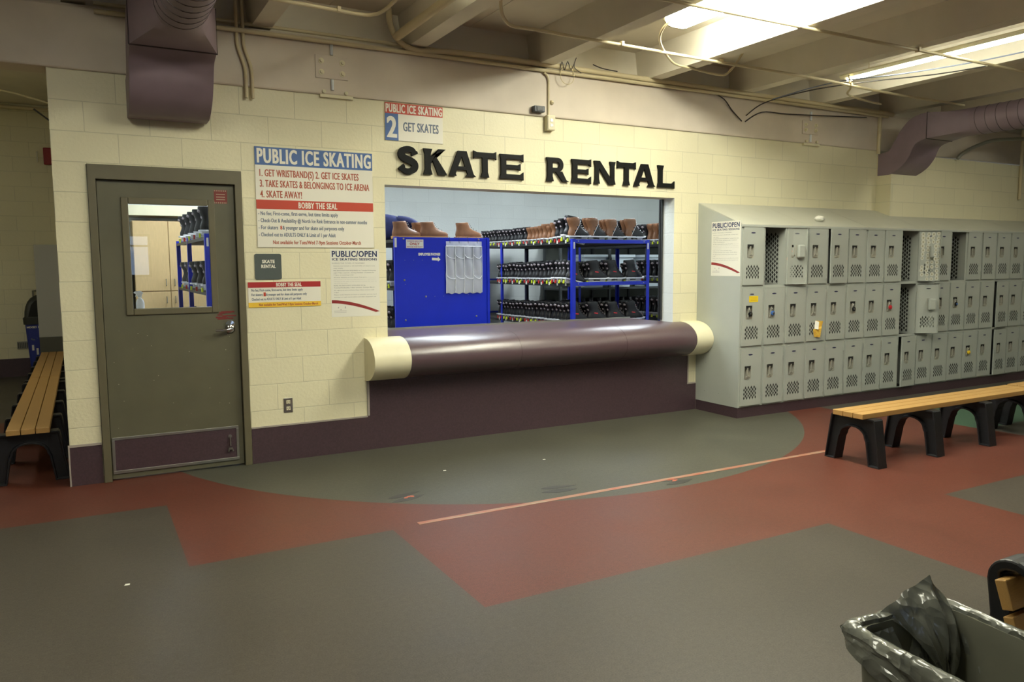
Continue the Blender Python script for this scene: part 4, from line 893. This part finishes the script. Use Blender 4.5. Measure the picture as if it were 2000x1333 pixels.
mb = MB(); mb.prism([(.495, 1.299), (.525, 1.299), (.528, 1.318), (.535, 1.330), (.520, 1.342), (.480, 1.340), (.470, 1.330), (.478, 1.322), (.492, 1.322)], 'y', .348, .372); mb.prism([(.488, 1.322), (.478, 1.300), (.482, 1.297), (.494, 1.318)], 'y', .355, .365); mb.build('trigger_head', M['bottle'], t, bevel=.003)

# ------------------------------------------------------------ lockers
LY, LZ0, TIER, CW = -.605, .105, .595, .305
def lattice(mb, a, b, c, d, y, ncol=9, rows=3, m=0):
    """sheet from x=a..b, z=c..d punched with staggered diamond holes"""
    w = (b-a)/ncol; h = (d-c)/(rows+.5)
    for j in range(ncol):
        x0 = a+j*w; x1 = x0+w; z = c
        if j % 2: mb.add([(x0, y, z), (x1, y, z), (x1, y, z+h/2), (x0, y, z+h/2)], [(0, 1, 2, 3)], m); z += h/2
        for r in range(rows):
            xm, zm = (x0+x1)/2, z+h/2; dx, dz = w*.49, h*.475
            mb.add([(x0, y, z), (x1, y, z), (x1, y, z+h), (x0, y, z+h), (xm, y, zm-dz), (xm+dx, y, zm), (xm, y, zm+dz), (xm-dx, y, zm)],
                   [(0, 1, 4), (1, 2, 5), (2, 3, 6), (3, 0, 7), (0, 4, 7), (1, 5, 4), (2, 6, 5), (3, 7, 6)], m); z += h
        if not j % 2: mb.add([(x0, y, z), (x1, y, z), (x1, y, d), (x0, y, d)], [(0, 1, 2, 3)], m)
DWD, DHT = .272, .566
def make_door(parent, lx, lz, loc_y=0.0):
    """door hinged on its right edge; local x runs from -DWD to 0"""
    a, b, c, d = -.235, -.060, .058, .200; hx0, hx1, hz0, hz1 = -.226, -.140, .262, .396; y = -.014
    mb = MB()
    def q(x0, x1, z0, z1): mb.add([(x0, y, z0), (x1, y, z0), (x1, y, z1), (x0, y, z1)], [(0, 1, 2, 3)])
    q(-DWD, 0, 0, c); q(-DWD, a, c, d); q(b, 0, c, d); q(-DWD, 0, d, hz0); q(-DWD, hx0, hz0, hz1); q(hx1, 0, hz0, hz1); q(-DWD, 0, hz1, DHT)
    lattice(mb, a, b, c, d, y)
    for x0, x1, z0, z1 in ((-DWD, -DWD+.002, 0, DHT), (-.002, 0, 0, DHT), (-DWD, 0, 0, .002), (-DWD, 0, DHT-.002, DHT)): mb.box(x0, x1, y, 0, z0, z1)
    dr = mb.build('door', M['locker'], parent, org=(lx, loc_y, lz)) if False else mb.build('door', M['locker'])
    dr.parent = parent; dr.location = (lx, loc_y, lz)
    def sub(mb, nm, m, **k):
        o = mb.build(nm, m, **k); o.parent = dr; return o
    # recessed lift handle: pocket, rim, trigger
    mb = MB(); P = [(hx0, hz1), (hx0, hz0+.03), (hx0+.012, hz0+.008), (hx0+.043, hz0), (hx1-.012, hz0+.008), (hx1, hz0+.03), (hx1, hz1)]
    mb.loft([[(p[0], y-.003, p[1]) for p in P], [(p[0]*.985-.0028, y-.003, p[1]*.985+.005) for p in P], [(p[0]*.96-.0075, y+.022, p[1]*.96+.013) for p in P]], cap=False)
    mb.add([(p[0]*.96-.0075, y+.022, p[1]*.96+.013) for p in P], [tuple(range(len(P)))])
    q0 = [(hx0-.001, hz0-.001), (hx1+.001, hz0-.001)]
    mb.add([(hx0, y, hz0), (hx1, y, hz0), (hx1, y-.002, hz0+.03), (hx0, y-.002, hz0+.03)], [(0, 1, 2, 3)])
    sub(mb, 'handle_recess', M['zinc'], smooth=40)
    mb = MB(); mb.box(-.192, -.174, y-.004, y+.020, hz0+.02, hz1-.02); mb.box(-.206, -.160, y-.004, y+.01, hz0+.012, hz0+.034); sub(mb, 'latch', M['zinc'], bevel=.003)
    mb = MB(); mb.box(hx0+.006, hx1-.006, y-.001, y+.02, hz1-.026, hz1-.002); sub(mb, 'handle_slot', M['dark'])
    mb = MB(); P = [(-.148+.029*math.cos(t)*1.0, .507+.0065*math.sin(t)) for t in [2*PI*i/14 for i in range(14)]]; mb.prism(P, 'y', y-.0015, y); sub(mb, 'number_plate', M['plate'])
    mb = MB(); mb.box(a-.006, b+.006, .002, .004, c-.006, d+.006); sub(mb, 'vent_shade_sheet', M['dark'])  # dark sheet painting in the shade seen through the vent holes
    for z in (.05, .47):
        mb = MB(); mb.box(-.004, .003, y-.003, y+.004, z, z+.06); sub(mb, 'hinge', M['locker'])
    return dr
def make_column():
    t = thing('locker_column', 'x', 'locker', (0, 0, LZ0)); H = 3*TIER; Dp = .40
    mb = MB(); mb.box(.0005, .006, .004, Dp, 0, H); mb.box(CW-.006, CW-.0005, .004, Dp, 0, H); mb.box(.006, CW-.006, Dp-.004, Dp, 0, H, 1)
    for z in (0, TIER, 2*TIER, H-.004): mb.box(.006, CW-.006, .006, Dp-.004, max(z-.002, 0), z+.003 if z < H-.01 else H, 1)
    mb.box(.0005, .015, 0, .006, 0, H); mb.box(CW-.015, CW-.0005, 0, .006, 0, H)
    for z0, z1 in ((0, .013), (TIER-.014, TIER+.013), (2*TIER-.014, 2*TIER+.013), (H-.014, H)): mb.box(.015, CW-.015, 0, .006, z0, z1)
    b = mb.build('body', [M['locker'], mat('locker_inside_shade', (38, 38, 34), .6)]); b.parent = t  # backs and shelves coloured near black to paint in the unlit interior
    for k in range(3): make_door(t, CW-.0165, k*TIER+.0145, 0)
    return t
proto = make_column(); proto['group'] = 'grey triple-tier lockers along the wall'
NCOL = 18
notes = {0: 'yellow sticker on its middle door', 1: 'its top door swung wide open', 2: 'top door hidden behind an open door', 3: 'yellow wrapper stuck in its middle vent', 4: 'its top door slightly ajar', 5: 'silver dial padlock in its middle handle', 7: 'red padlock in its middle handle',
         8: 'top and middle doors swung open', 9: 'top half hidden by sticker-covered open door', 11: 'top compartment open with no door', 12: 'yellow lock in its bottom handle', 14: 'middle door slightly ajar'}
cols = []
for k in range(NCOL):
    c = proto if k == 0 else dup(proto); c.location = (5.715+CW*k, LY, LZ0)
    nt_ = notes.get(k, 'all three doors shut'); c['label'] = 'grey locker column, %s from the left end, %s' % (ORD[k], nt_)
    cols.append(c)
def doors(k): return sorted([o for o in cols[k].children if o.name.startswith('door')], key=lambda o: o.location.z)
def opened(k, tier, deg): d = doors(k)[tier]; d.rotation_euler = (0, 0, math.radians(deg)); d.location.y -= .014; return d
d1 = opened(1, 2, 172); d2 = opened(8, 2, 158); d3 = opened(8, 1, 156); opened(4, 2, 2.2); opened(8, 0, 4); opened(14, 1, 3); opened(14, 0, 2)
d11 = doors(11)[2]
for ch in list(d11.children): bpy.data.objects.remove(ch)
bpy.data.objects.remove(d11)
for d in (d1, d2, d3):
    for ch in list(d.children):
        if ch.name.startswith('vent_shade_sheet'): bpy.data.objects.remove(ch)
for d in (d1, d2, d3):                                # lock case seen on the back of an open door
    mb = MB(); mb.box(-.225, -.135, .004, .044, .262, .396); o = mb.build('lock_case', M['locker'], bevel=.018, seg=3); o.parent = d; o.location = (0, -.012, 0)
for k, ti in ((1, 2), (8, 2), (8, 1), (11, 2)):         # punched inner partition of the open compartments
    mb = MB(); z0 = ti*TIER+.02; n = 11
    def yz(mb2):
        mb2.v = [(CW-.009, p[0], p[2]) for p in mb2.v]; return mb2
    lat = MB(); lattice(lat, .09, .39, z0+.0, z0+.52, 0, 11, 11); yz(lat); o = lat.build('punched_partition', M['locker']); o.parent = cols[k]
    lat = MB(); lat.box(CW-.0078, CW-.0062, .09, .39, z0, z0+.52); o = lat.build('partition_shade_sheet', M['dark']); o.parent = cols[k]  # dark sheet standing in for shade behind the punched holes
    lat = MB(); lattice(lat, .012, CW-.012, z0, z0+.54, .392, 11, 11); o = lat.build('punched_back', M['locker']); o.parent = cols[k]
    lat = MB(); lat.box(.012, CW-.012, .3945, .3955, z0, z0+.54); o = lat.build('back_shade_sheet', M['dark']); o.parent = cols[k]  # same painted shade behind the punched back
rr = random.Random(11)
mb = MB()                                              # round stickers all over the back of one open door
for i in range(4):
    for j in range(12):
        if rr.random() < .08: continue
        cx, cz = -.25+i*.062+rr.random()*.014, .02+j*.046+rr.random()*.01; r = .021+rr.random()*.006
        P = [(cx+r*math.cos(2*PI*q/12), cz+r*math.sin(2*PI*q/12)) for q in range(12)]; Q = [(cx+r*.4*math.cos(2*PI*q/12), cz+r*.4*math.sin(2*PI*q/12)) for q in range(12)]
        yy = -.0128+.0002*((i+j) % 3)
        if -.23 < cx < -.13 and .25 < cz < .41: yy = .0330
        mb.prism(P, 'y', -.0138 if yy < 0 else .0318, yy, 0); mb.prism(Q, 'y', yy, yy+.0005, 1)
o = mb.build('stickers', [M['sticker'], mat('sticker_centre_grey', (170, 166, 140), .6)]); o.parent = d2
mb = MB()
for cx, cz, r in ((-.07, .29, .018), (-.04, .255, .02), (-.085, .33, .012)):
    mb.prism([(cx+r*math.cos(2*PI*q/14), cz+r*math.sin(2*PI*q/14)) for q in range(14)], 'y', -.0138, -.0128)
o = mb.build('stickers', mat('sticker_pink_worn', (196, 176, 164), .6)); o.parent = d1
# sloping hood, end panels, filler
t = thing('locker_hood', 'pale grey sloping metal hood running along the top of the lockers', 'locker top', (8.4, -.3, 1.89)); XE = 5.715+CW*NCOL
HT = .245
def hood(x0, x1, yb, name, m):
    zb = 1.892+HT*(yb+.62)/.62
    mb = MB(); mb.prism([(-.618, 1.890), (-.618, 1.899), (yb, zb+.006), (yb, zb-.003)], 'x', x0, x1); return mb.build(name, m, t)
for i in range(3): hood(5.712+i*.93, 5.712+(i+1)*.93-.003, -.002, 'hood_sheet', M['hood'])
for i in range(3): hood(8.502+i*.95, 8.502+(i+1)*.95-.003, -.197, 'hood_sheet', M['hood'])
mb = MB(); mb.box(5.712, XE, -.622, -.600, 1.872, 1.893); mb.build('hood_lip', M['locker'], t, bevel=.002)
t = thing('locker_end_panel', 'grey metal end panel closing the left side of the lockers', 'locker panel', (5.71, -.3, .1))
mb = MB(); mb.prism([(-.606, .104), (-.606, 1.890), (-.203, 1.890+HT*.415/.62), (-.203, .104)], 'x', 5.709, 5.714); mb.build('side_sheet', M['locker'], t)
mb = MB(); mb.prism([(-.201, .104), (-.201, 1.890+HT*.415/.62), (-.002, 2.135), (-.002, .104)], 'x', 5.7105, 5.714); mb.build('filler_strip', M['locker'], t)
mb = MB()
rr = random.Random(4)
for i in range(14):
    y = -.58+rr.random()*.5; z = .15+rr.random()*.7; q = .002+rr.random()*.003; mb.box(5.7085, 5.709, y, y+q, z, z+q)
mb.build('scratches', M['wire'], t)
# things left on and in the lockers
t = thing('yellow_label', 'yellow sticker on the middle door of the first locker column', 'sticker', (5.878, LY-.0145, 1.143)); mb = MB(); mb.box(5.817, 5.939, LY-.0152, LY-.0142, 1.143, 1.203); mb.build('sheet', M['label_y'], t)
mb = MB()
for z in (1.157, 1.172, 1.187): mb.box(5.835, 5.92, LY-.0156, LY-.0152, z, z+.004)
mb.build('print', mat('sticker_print_ochre', (210, 170, 40), .5), t)
t = thing('snack_wrapper', 'torn yellow and white wrapper stuck in the vent of a middle locker door', 'wrapper', (6.78, LY-.02, .76))
mb = MB(); mb.add([(6.77, LY-.016, .925), (6.845, LY-.05, .92), (6.85, LY-.03, .862), (6.79, LY-.016, .85), (6.72, LY-.03, .835), (6.83, LY-.045, .845), (6.825, LY-.035, .752), (6.755, LY-.016, .757)], [(0, 1, 2, 3), (3, 2, 5, 4), (4, 5, 6, 7)])
o = mb.build('printed_sheet', M['snack'], t); o.modifiers.new('s', 'SOLIDIFY').thickness = .0012
mb = MB(); mb.add([(6.765, LY-.018, .925), (6.785, LY-.05, .915), (6.765, LY-.06, .838), (6.738, LY-.03, .845)], [(0, 1, 2, 3)]); o = mb.build('white_flap', M['paper'], t); o.modifiers.new('s', 'SOLIDIFY').thickness = .0012
t = MB(); rr = random.Random(9); rings = []
for j in range(6):
    a = j/5; rings.append([(6.90+.14*a, -.47+.045*math.sin(PI*a+.2)*math.cos(2*PI*k/9)*(1+.35*rr.random()), 1.985+.030*math.sin(PI*(a*.86+.07))*math.sin(2*PI*k/9)*(1+.4*rr.random())) for k in range(9)])
t.loft(rings); tag(t.build('crumpled_paper', M['paper'], org=(6.97, -.47, 1.955)), 'crumpled white paper cup lying on the sloping locker hood', 'litter')
def padlock(label, k, tier, m, dial=None):
    x = 5.715+CW*k+.113; z = LZ0+tier*TIER+.0145+.325; y = LY-.018
    t = thing('padlock', label, 'padlock', (x, y, z)); mb = MB(); mb.lathe([(0, 0), (.022, 0), (.024, -.006), (.022, -.016), (0, -.017)], (x, y, z-.012), 'y', 18); mb.build('case', m, t, smooth=40)
    mb = MB(); mb.tube([(x-.012, y-.006, z+.005), (x-.012, y-.006, z+.028), (x-.006, y-.006, z+.038), (x+.006, y-.006, z+.038), (x+.012, y-.006, z+.028), (x+.012, y-.006, z+.005)], .0035, 8); mb.build('shackle', M['chrome'], t, smooth=50)
    mb = MB(); mb.lathe([(0, 0), (.012, 0), (.011, -.008), (0, -.009)], (x, y-.016, z-.012), 'y', 14); mb.build('dial', dial or M['chrome'], t, smooth=40)
padlock('black dial padlock in the middle handle of the first locker column', 0, 1, M['lockmat'])
padlock('blue padlock in the middle handle of the second locker column', 1, 1, M['lockblue'])
padlock('silver dial padlock in the middle handle of the sixth locker column', 5, 1, M['lockmat'])
padlock('red padlock in the middle handle of the eighth locker column', 7, 1, M['redm'], M['redm'])
padlock('blue dial padlock in the middle handle of the twelfth locker column', 11, 1, M['lockmat'], M['lockblue'])
padlock('yellow padlock in the bottom handle of the thirteenth locker column', 12, 0, M['label_y'], M['yellow'])

# ------------------------------------------------------------ benches
def bench(label, L, nf, group=None, name='slatted_bench'):
    """seat along local x, from 0 to L; seat top at .40"""
    t = thing(name, label, 'bench', group=group)
    for i in range(3):
        y0 = -.131+i*.089; mb = MB(); mb.box(0, L, y0, y0+.084, .360, .400); o = mb.build('slat', M['wood'], bevel=.004); o.parent = t
    out = [(-.24, 0), (-.19, .350), (-.180, .360), (.180, .360), (.19, .350), (.24, 0)]
    inn = [(.148, 0), (.118, .18)]+[(.10*math.cos(a)*1.06, .205+.075*math.sin(a)) for a in [PI*i/10 for i in range(11)]]+[(-.118, .18), (-.148, 0)]
    for k in range(nf):
        x = .105+k*(L-.21)/(nf-1)
        mb = MB(); mb.prism([(p[0], p[1]) for p in out+inn], 'x', x-.048, x+.048)
        o = mb.build('leg_frame', M['black']); bm = bmesh.new(); bm.from_mesh(o.data)
        caps = [f for f in bm.faces if abs(f.normal.x) > .9]
        for f in caps:
            r = bmesh.ops.inset_region(bm, faces=[f], thickness=.013, depth=0)
            bmesh.ops.inset_region(bm, faces=[f], thickness=.004, depth=-.026)
        bm.to_mesh(o.data); bm.free(); md = o.modifiers.new('b', 'BEVEL'); md.width = .004; md.segments = 2; md.limit_method = 'ANGLE'
        o.parent = t
    return t
b = bench('slatted bench with black legs in front of the lockers, nearest to the counter', 2.34, 4); b.location = (5.145, -2.285, 0)
o = dup(b, (7.56, -2.26, 0), 0, 'second slatted bench in front of the lockers, cut by the right edge of the photo')
b2 = bench('slatted bench in the left corridor, the nearer of two end to end', 2.96, 5); b2.location = (-.25, .19, 0); b2.rotation_euler = (0, 0, PI/2)
b3 = bench('slatted bench in the left corridor, the farther of two, ending at the grey board', 2.72, 5); b3.location = (-.25, 3.17, 0); b3.rotation_euler = (0, 0, PI/2)
# bench with a back rest, near the bin
t = thing('backrest_bench', 'bench with slatted back and arched black frame at the lower right corner', 'bench', (2.9, -5.2, 0))
prof = [(-4.985, 0), (-4.995, .45), (-4.996, .60), (-4.984, .69)]+[(-5.045+.061*math.cos(a), .695+.060*math.sin(a)) for a in [PI*i/12 for i in range(1, 13)]]+[(-5.112, .66), (-5.100, .66)]+[(-5.050-.036*math.cos(a), .706+.020*math.sin(a)) for a in [PI*i/8 for i in range(9)]]+[(-5.017, .70), (-5.041, .62), (-5.066, .535), (-5.10, .42), (-5.14, .385), (-5.50, .385), (-5.51, .35), (-5.53, 0), (-5.46, 0), (-5.45, .31), (-5.16, .31), (-5.06, 0)]
for x in (2.19, 3.6):
    mb = MB(); mb.prism(prof, 'x', x, x+.09); mb.build('side_frame', M['black'], t, bevel=.006)
for P in ([(-5.018, .700), (-5.046, .708), (-5.070, .634), (-5.042, .626)], [(-5.044, .610), (-5.070, .618), (-5.094, .545), (-5.067, .537)]):
    mb = MB(); mb.prism(P, 'x', 2.165, 3.72); mb.build('back_slat', M['wood'], t, bevel=.003)
for i in range(3):
    mb = MB(); y0 = -5.47+i*.098; mb.box(2.16, 3.74, y0, y0+.09, .386, .423); mb.build('seat_slat', M['wood'], t, bevel=.004)

# ------------------------------------------------------------ trash bin with liner
BT = thing('trash_bin', 'grey rectangular trash bin in the foreground at lower right', 'bin', (1.625, -5.365, 0), -.10)
def rrect(hx, hy, r, n=6):
    P = []
    for cx, cy, a0 in ((hx-r, hy-r, 0), (-hx+r, hy-r, 90), (-hx+r, -hy+r, 180), (hx-r, -hy+r, 270)):
        for k in range(n): a = math.radians(a0+90*k/(n-1)); P.append((cx+r*math.cos(a), cy+r*math.sin(a)))
    return P
rings = [[(x, y, z) for x, y in rrect(hx, hy, .035)] for hx, hy, z in ((.105, .215, 0), (.108, .22, .02), (.138, .262, .735), (.143, .268, .75), (.143, .268, .757), (.130, .255, .757), (.125, .25, .73), (.098, .20, .03))]
mb = MB(); mb.loft(rings); o = mb.build('tub', M['bingrey'], smooth=35); o.parent = BT
LN = thing('bin_liner', 'dark crumpled plastic liner folded over the rim of the grey bin', 'bin liner', (1.625, -5.365, .55), -.10)
# closed loft around the rim: outside skirt, over the edge, down into the bin
rr = random.Random(17); base_ = rrect(1, 1, .0001, 2)
def per(n):
    hx, hy = .150, .275; per_ = 4*(hx+hy); out = []
    for k in range(n):
        s = per_*k/n
        if s < 2*hx: p = (-hx+s, hy)
        elif s < 2*hx+2*hy: p = (hx, hy-(s-2*hx))
        elif s < 4*hx+2*hy: p = (hx-(s-2*hx-2*hy), -hy)
        else: p = (-hx, -hy+(s-4*hx-2*hy))
        out.append(p)
    return out
n = 260; PP = per(n)
from mathutils import noise as mnoise
def rc(p, hx, hy, r=.03):
    x = max(-hx, min(hx, p[0]/.150*hx)); y = max(-hy, min(hy, p[1]/.275*hy)); ax, ay = abs(x)-(hx-r), abs(y)-(hy-r)
    if ax > 0 and ay > 0:
        q = math.hypot(ax, ay)
        if q > r: x = math.copysign(hx-r+ax*r/q, x); y = math.copysign(hy-r+ay*r/q, y)
    return x, y
prof = [(.152, .277, -.17, .9), (.153, .279, -.12, 1.0), (.154, .280, -.07, 1.0), (.157, .283, -.03, 1.2), (.158, .284, -.004, .8), (.152, .278, .010, .6), (.140, .266, .012, .6), (.130, .255, .002, .9), (.126, .250, -.04, 1.4), (.120, .243, -.10, 2.2), (.112, .232, -.18, 2.8), (.100, .214, -.28, 3.0), (.085, .19, -.38, 3.0), (.05, .12, -.46, 2.0), (.005, .01, -.48, .3)]
PF = catmull([Vector(p) if len(p) == 3 else Vector((p[0], p[1], p[2], p[3])) for p in prof], 3)
rings = []
def crease(v, f):                                      # sharp folds: ridged noise
    return 1-2*abs(mnoise.noise(v*f))
for j, q in enumerate(PF):
    hx, hy, dz, wk = q; jj = j/3; ring = []
    for k, p in enumerate(PP):
        x, y = rc(p, hx, hy); nx_, ny_ = x/hx, y/hy; ln = math.hypot(nx_, ny_) or 1; nx_, ny_ = nx_/ln, ny_/ln
        drop = 1.0
        if jj < 4: drop = .20+1.0*min(1, max(0, (.275-p[1])/.42))+.3*(p[0] > 0)
        z = .757+dz*(drop if dz < 0 and jj < 4.5 else 1)
        v = Vector((p[0]*1.0, p[1]*1.0, z*.9+.3*(jj > 6)))
        if jj < 6.5: v = Vector((p[0]*.8, p[1]*.8-z*1.2, z*2.6))       # long folds slanting along the skirt
        wv = .0062*wk*(crease(v, 12)*.9+.7*crease(v+Vector((3, 1, 2)), 24)+.35*crease(v+Vector((1, 5, 2)), 52)-.5)
        z += .0022*min(wk, 1.2)*mnoise.noise(Vector((p[0]*30, p[1]*30, jj)))
        g = math.exp(-(((p[0]-.070)/.055)**2)) if p[1] > .27 else 0.0
        lift = max(0, 1-abs(jj-5.6)/2.6); z += g*.0*lift
        if 6 < jj < 12: wv += -.010*g*abs(math.cos((p[0]-.075)*55+jj*.3))
        ring.append((x+nx_*wv, y+ny_*wv-(.0*g*lift), z))
    rings.append(ring)
mb = MB(); mb.loft(rings, cap=False); o = mb.build('film', M['bag'], smooth=28); o.parent = LN; o.location = (0, 0, -.55)
# slack film gathered into a peaked fan at the far short side, falling into the bin
ns, ntt = 30, 16; apex = Vector((.080, .195, .605)); G = []
for i in range(ns+1):
    u = i/ns; x = -.055+.20*u; pk = .060*max(0, 1-abs(u-.78)/(.78 if u < .78 else .22))
    top = Vector((x, .270+.006*math.sin(PI*u), .768+pk))
    for j in range(ntt+1):
        q = j/ntt; c = Vector((apex.x+(x-.08)*.06, apex.y, apex.z+.02*abs(u-.7)))
        p = top.lerp(c, q); fold = .0085*math.sin(u*2*PI*2.6+.8)*math.sin(PI*min(1, q*.9+.1))+.007*crease(Vector((u*3.2, q*1.1, 3)), 1.5)*min(1, q*4)
        p.y += -.020*math.sin(PI*q)+fold; p.x += .004*math.sin(q*7+i*.9); p.z += .022*math.sin(PI*q)
        G.append(p)
mb = MB(); mb.add(G, [(i*(ntt+1)+j, (i+1)*(ntt+1)+j, (i+1)*(ntt+1)+j+1, i*(ntt+1)+j+1) for i in range(ns) for j in range(ntt)]); o = mb.build('slack_fold', M['bag'], smooth=30); o.parent = LN; o.location = (0, 0, -.55)
mb = MB(); mb.add([(-.105, .240, .748), (-.055, .235, .755), (-.030, .200, .668), (-.110, .195, .650), (-.072, .222, .700)], [(0, 4, 3), (0, 1, 4), (1, 2, 4), (4, 2, 3)]); o = mb.build('loose_flap', M['bag']); o.parent = LN; o.location = (0, 0, -.55)

# ------------------------------------------------------------ left corridor
t = thing('recycling_bin', 'blue recycling bin with dark domed lid in the left corridor', 'bin', (-.36, 6.40, 0))
mb = MB(); mb.loft([[(x-.36, y+6.40, z) for x, y in rrect(hx, hy, .04)] for hx, hy, z in ((.16, .16, 0), (.205, .20, .76))]); mb.build('tub', M['recyc'], t, smooth=35)
mb = MB(); mb.loft([[(x-.36, y+6.40, z) for x, y in rrect(hx, hy, .05)] for hx, hy, z in ((.222, .215, .755), (.226, .22, .84), (.218, .212, .85))]); mb.build('lid_collar', M['lid'], t, smooth=35)
rings = []
for j in range(7):
    a = PI/2*j/6; rings.append([(x*(.97*math.cos(a)**.7 if j < 6 else .25)-.36, y*(.97*math.cos(a)**.7 if j < 6 else .25)+6.40, .85+.30*math.sin(a)) for x, y in rrect(.215, .21, .05)])
mb = MB(); mb.loft(rings); mb.build('lid_dome', M['lid'], t, smooth=60)
mb = MB(); mb.prism([(-.52, .862), (-.20, .862), (-.24, 1.02), (-.29, 1.08), (-.43, 1.08), (-.48, 1.02)], 'y', 6.192, 6.26); mb.build('opening', M['dark'], t)
mb = MB(); write(mb, 'MIXED RECYCLING', -.545, -.20, .705, .026, 6.1935, .04); mb.build('lettering', M['white'], t)
mb = MB()
for k in range(3):
    a0 = PI/2+k*2*PI/3; P = []
    for i in range(7): a = a0+i*.22; P.append((-.47+.048*math.cos(a), .585+.048*math.sin(a)))
    for i in range(7)[::-1]: a = a0+i*.22; P.append((-.47+.030*math.cos(a), .585+.030*math.sin(a)))
    mb.prism(P, 'y', 6.21, 6.2145)
mb.build('recycle_symbol', M['tblue'], t)
mb = MB()
for i in range(2): mb.box(-.50+i*.05, -.475+i*.05, 6.215, 6.226, .40-.06*i, .49-.06*i)
mb.build('pictograms', M['white'], t)
t = thing('display_board', 'pale grey standing board with dark foot beside the recycling bin', 'board', (-.20, 6.06, 0))
mb = MB(); mb.box(-.400, -.012, 6.03, 6.06, .59, 1.828); mb.build('panel', M['board'], t, bevel=.002)
mb = MB(); mb.box(-.400, -.012, 6.022, 6.066, 0, .59); mb.build('foot_panel', M['boardd'], t, bevel=.003)
t = thing('fire_alarm', 'red fire alarm high on the end wall of the left corridor', 'alarm', (-.16, 6.69, 2.95)); mb = MB(); mb.box(-.238, -.09, 6.64, 6.70, 2.952, 3.185); mb.build('housing', M['red'], t, bevel=.012)
mb = MB(); mb.box(-.236, -.228, 6.632, 6.64, 2.97, 3.17); mb.build('lens', M['red'], t)
t = thing('wall_hook', 'small pale hook on the corridor end wall left of the red alarm', 'hook', (-.31, 6.7, 3.0)); mb = MB(); mb.tube([(-.312, 6.69, 3.125), (-.312, 6.66, 3.10), (-.312, 6.655, 3.02), (-.312, 6.67, 2.985)], .009, 8, smooth=3); mb.build('hook', M['white'], t)
t = thing('wall_grille', 'small grey vent grille low on the end wall of the left corridor', 'grille', (-.64, 6.7, .385)); mb = MB(); mb.box(-.70, -.565, 6.685, 6.70, .385, .49); mb.build('plate', M['grille'], t, bevel=.002)
mb = MB()
for i in range(6): mb.box(-.69+.021*i, -.678+.021*i, 6.683, 6.685, .40, .475)
mb.build('slots', M['boardd'], t)
t = thing('wall_bracket', 'small dark bracket on the corridor end wall above the recycling bin', 'bracket', (-.46, 6.7, 1.1)); mb = MB(); mb.tube([(-.43, 6.69, 1.20), (-.47, 6.66, 1.20), (-.47, 6.66, 1.10)], .012, 8); mb.build('arm', M['steel'], t)
pipe('conduit', 'thin pipe sagging under the left corridor ceiling', 'conduit', [(-1.6, 5, 3.72), (-.9, 5, 3.66), (-.42, 5, 3.58), (-.14, 5, 3.51), (-.005, 5, 3.48)], .012, M['pipe'])
pipe('conduit', 'pipe crossing where the corridor ceiling meets its end wall', 'conduit', [(-3.1, 6.64, 3.70), (-.008, 6.64, 3.70)], .025, M['pipe'])
pipe('conduit', 'slanting pipe at the corner of the left corridor ceiling', 'conduit', [(-.26, 5, 3.42), (-.008, 5, 3.22)], .010, M['wire'])

# ------------------------------------------------------------ floor marks
t = thing('floor_tape', 'worn pale and orange tape line on the floor in front of the counter', 'tape', (3.7, -1.94, 0)); mb = MB(); mb.box(1.80, 5.42, -1.962, -1.918, .0, .0012); mb.build('strip', M['tape'], t)
t2 = MB(); t2.box(5.50, 5.56, -1.955, -1.925, 0, .0012); tag(t2.build('tape_scrap', M['tape'], org=(5.53, -1.94, 0)), 'short scrap of tape on the red floor under the near bench', 'tape')
def footmark(label, x, y, rz, orange):
    t = thing('floor_marking', label, 'floor marking', (x, y, 0), rz, 'worn footprint marks on the floor by the tape')
    mb = MB()
    for s, dx in ((-1, 0), (1, .03)):
        P = [(dx-.13+.26*q, s*.042+(.030*math.sin(PI*min(1, q*1.04))**.6*(1+.25*math.sin(q*5+s)))*e) for e, qs in ((1, [i/10 for i in range(11)]), (-1, [1-i/10 for i in range(11)])) for q in qs]
        mb.prism(P, 'z', .0, .0008)
    o = mb.build('worn_footprints', M['mark']); o.parent = t
    if orange:
        mb = MB(); rr = random.Random(int(x*100))
        for i in range(4): a, b_ = rr.uniform(-.03, .05), rr.uniform(-.04, .04); w = rr.uniform(.012, .03); mb.prism([(a-w, b_-.006), (a, b_-.016), (a+w, b_), (a, b_+.014)], 'z', 0, .0012+.0001*i)
        o = mb.build('orange_residue', M['marko']); o.parent = t
    return t
footmark('dark footprint mark with orange residue at the left edge of the grey disc', 1.92, -1.405, .25, True)
footmark('plain dark footprint mark in the middle of the grey disc', 2.89, -1.75, -.15, False)
footmark('dark footprint mark with orange residue beside the tape at the right', 3.72, -1.995, .1, True)
for x, y, l in ((.247, -2.066, 'tiny white scrap on the grey floor at lower left'), (2.42, -.93, 'tiny white scrap on the grey disc below the counter'), (3.23, -1.02, 'tiny white speck near the middle of the grey disc')):
    mb = MB(); mb.prism([(x-.012, y-.008), (x+.010, y-.010), (x+.014, y+.006), (x-.006, y+.010)], 'z', 0, .002); tag(mb.build('paper_scrap', M['paper'], org=(x, y, 0)), l, 'litter')
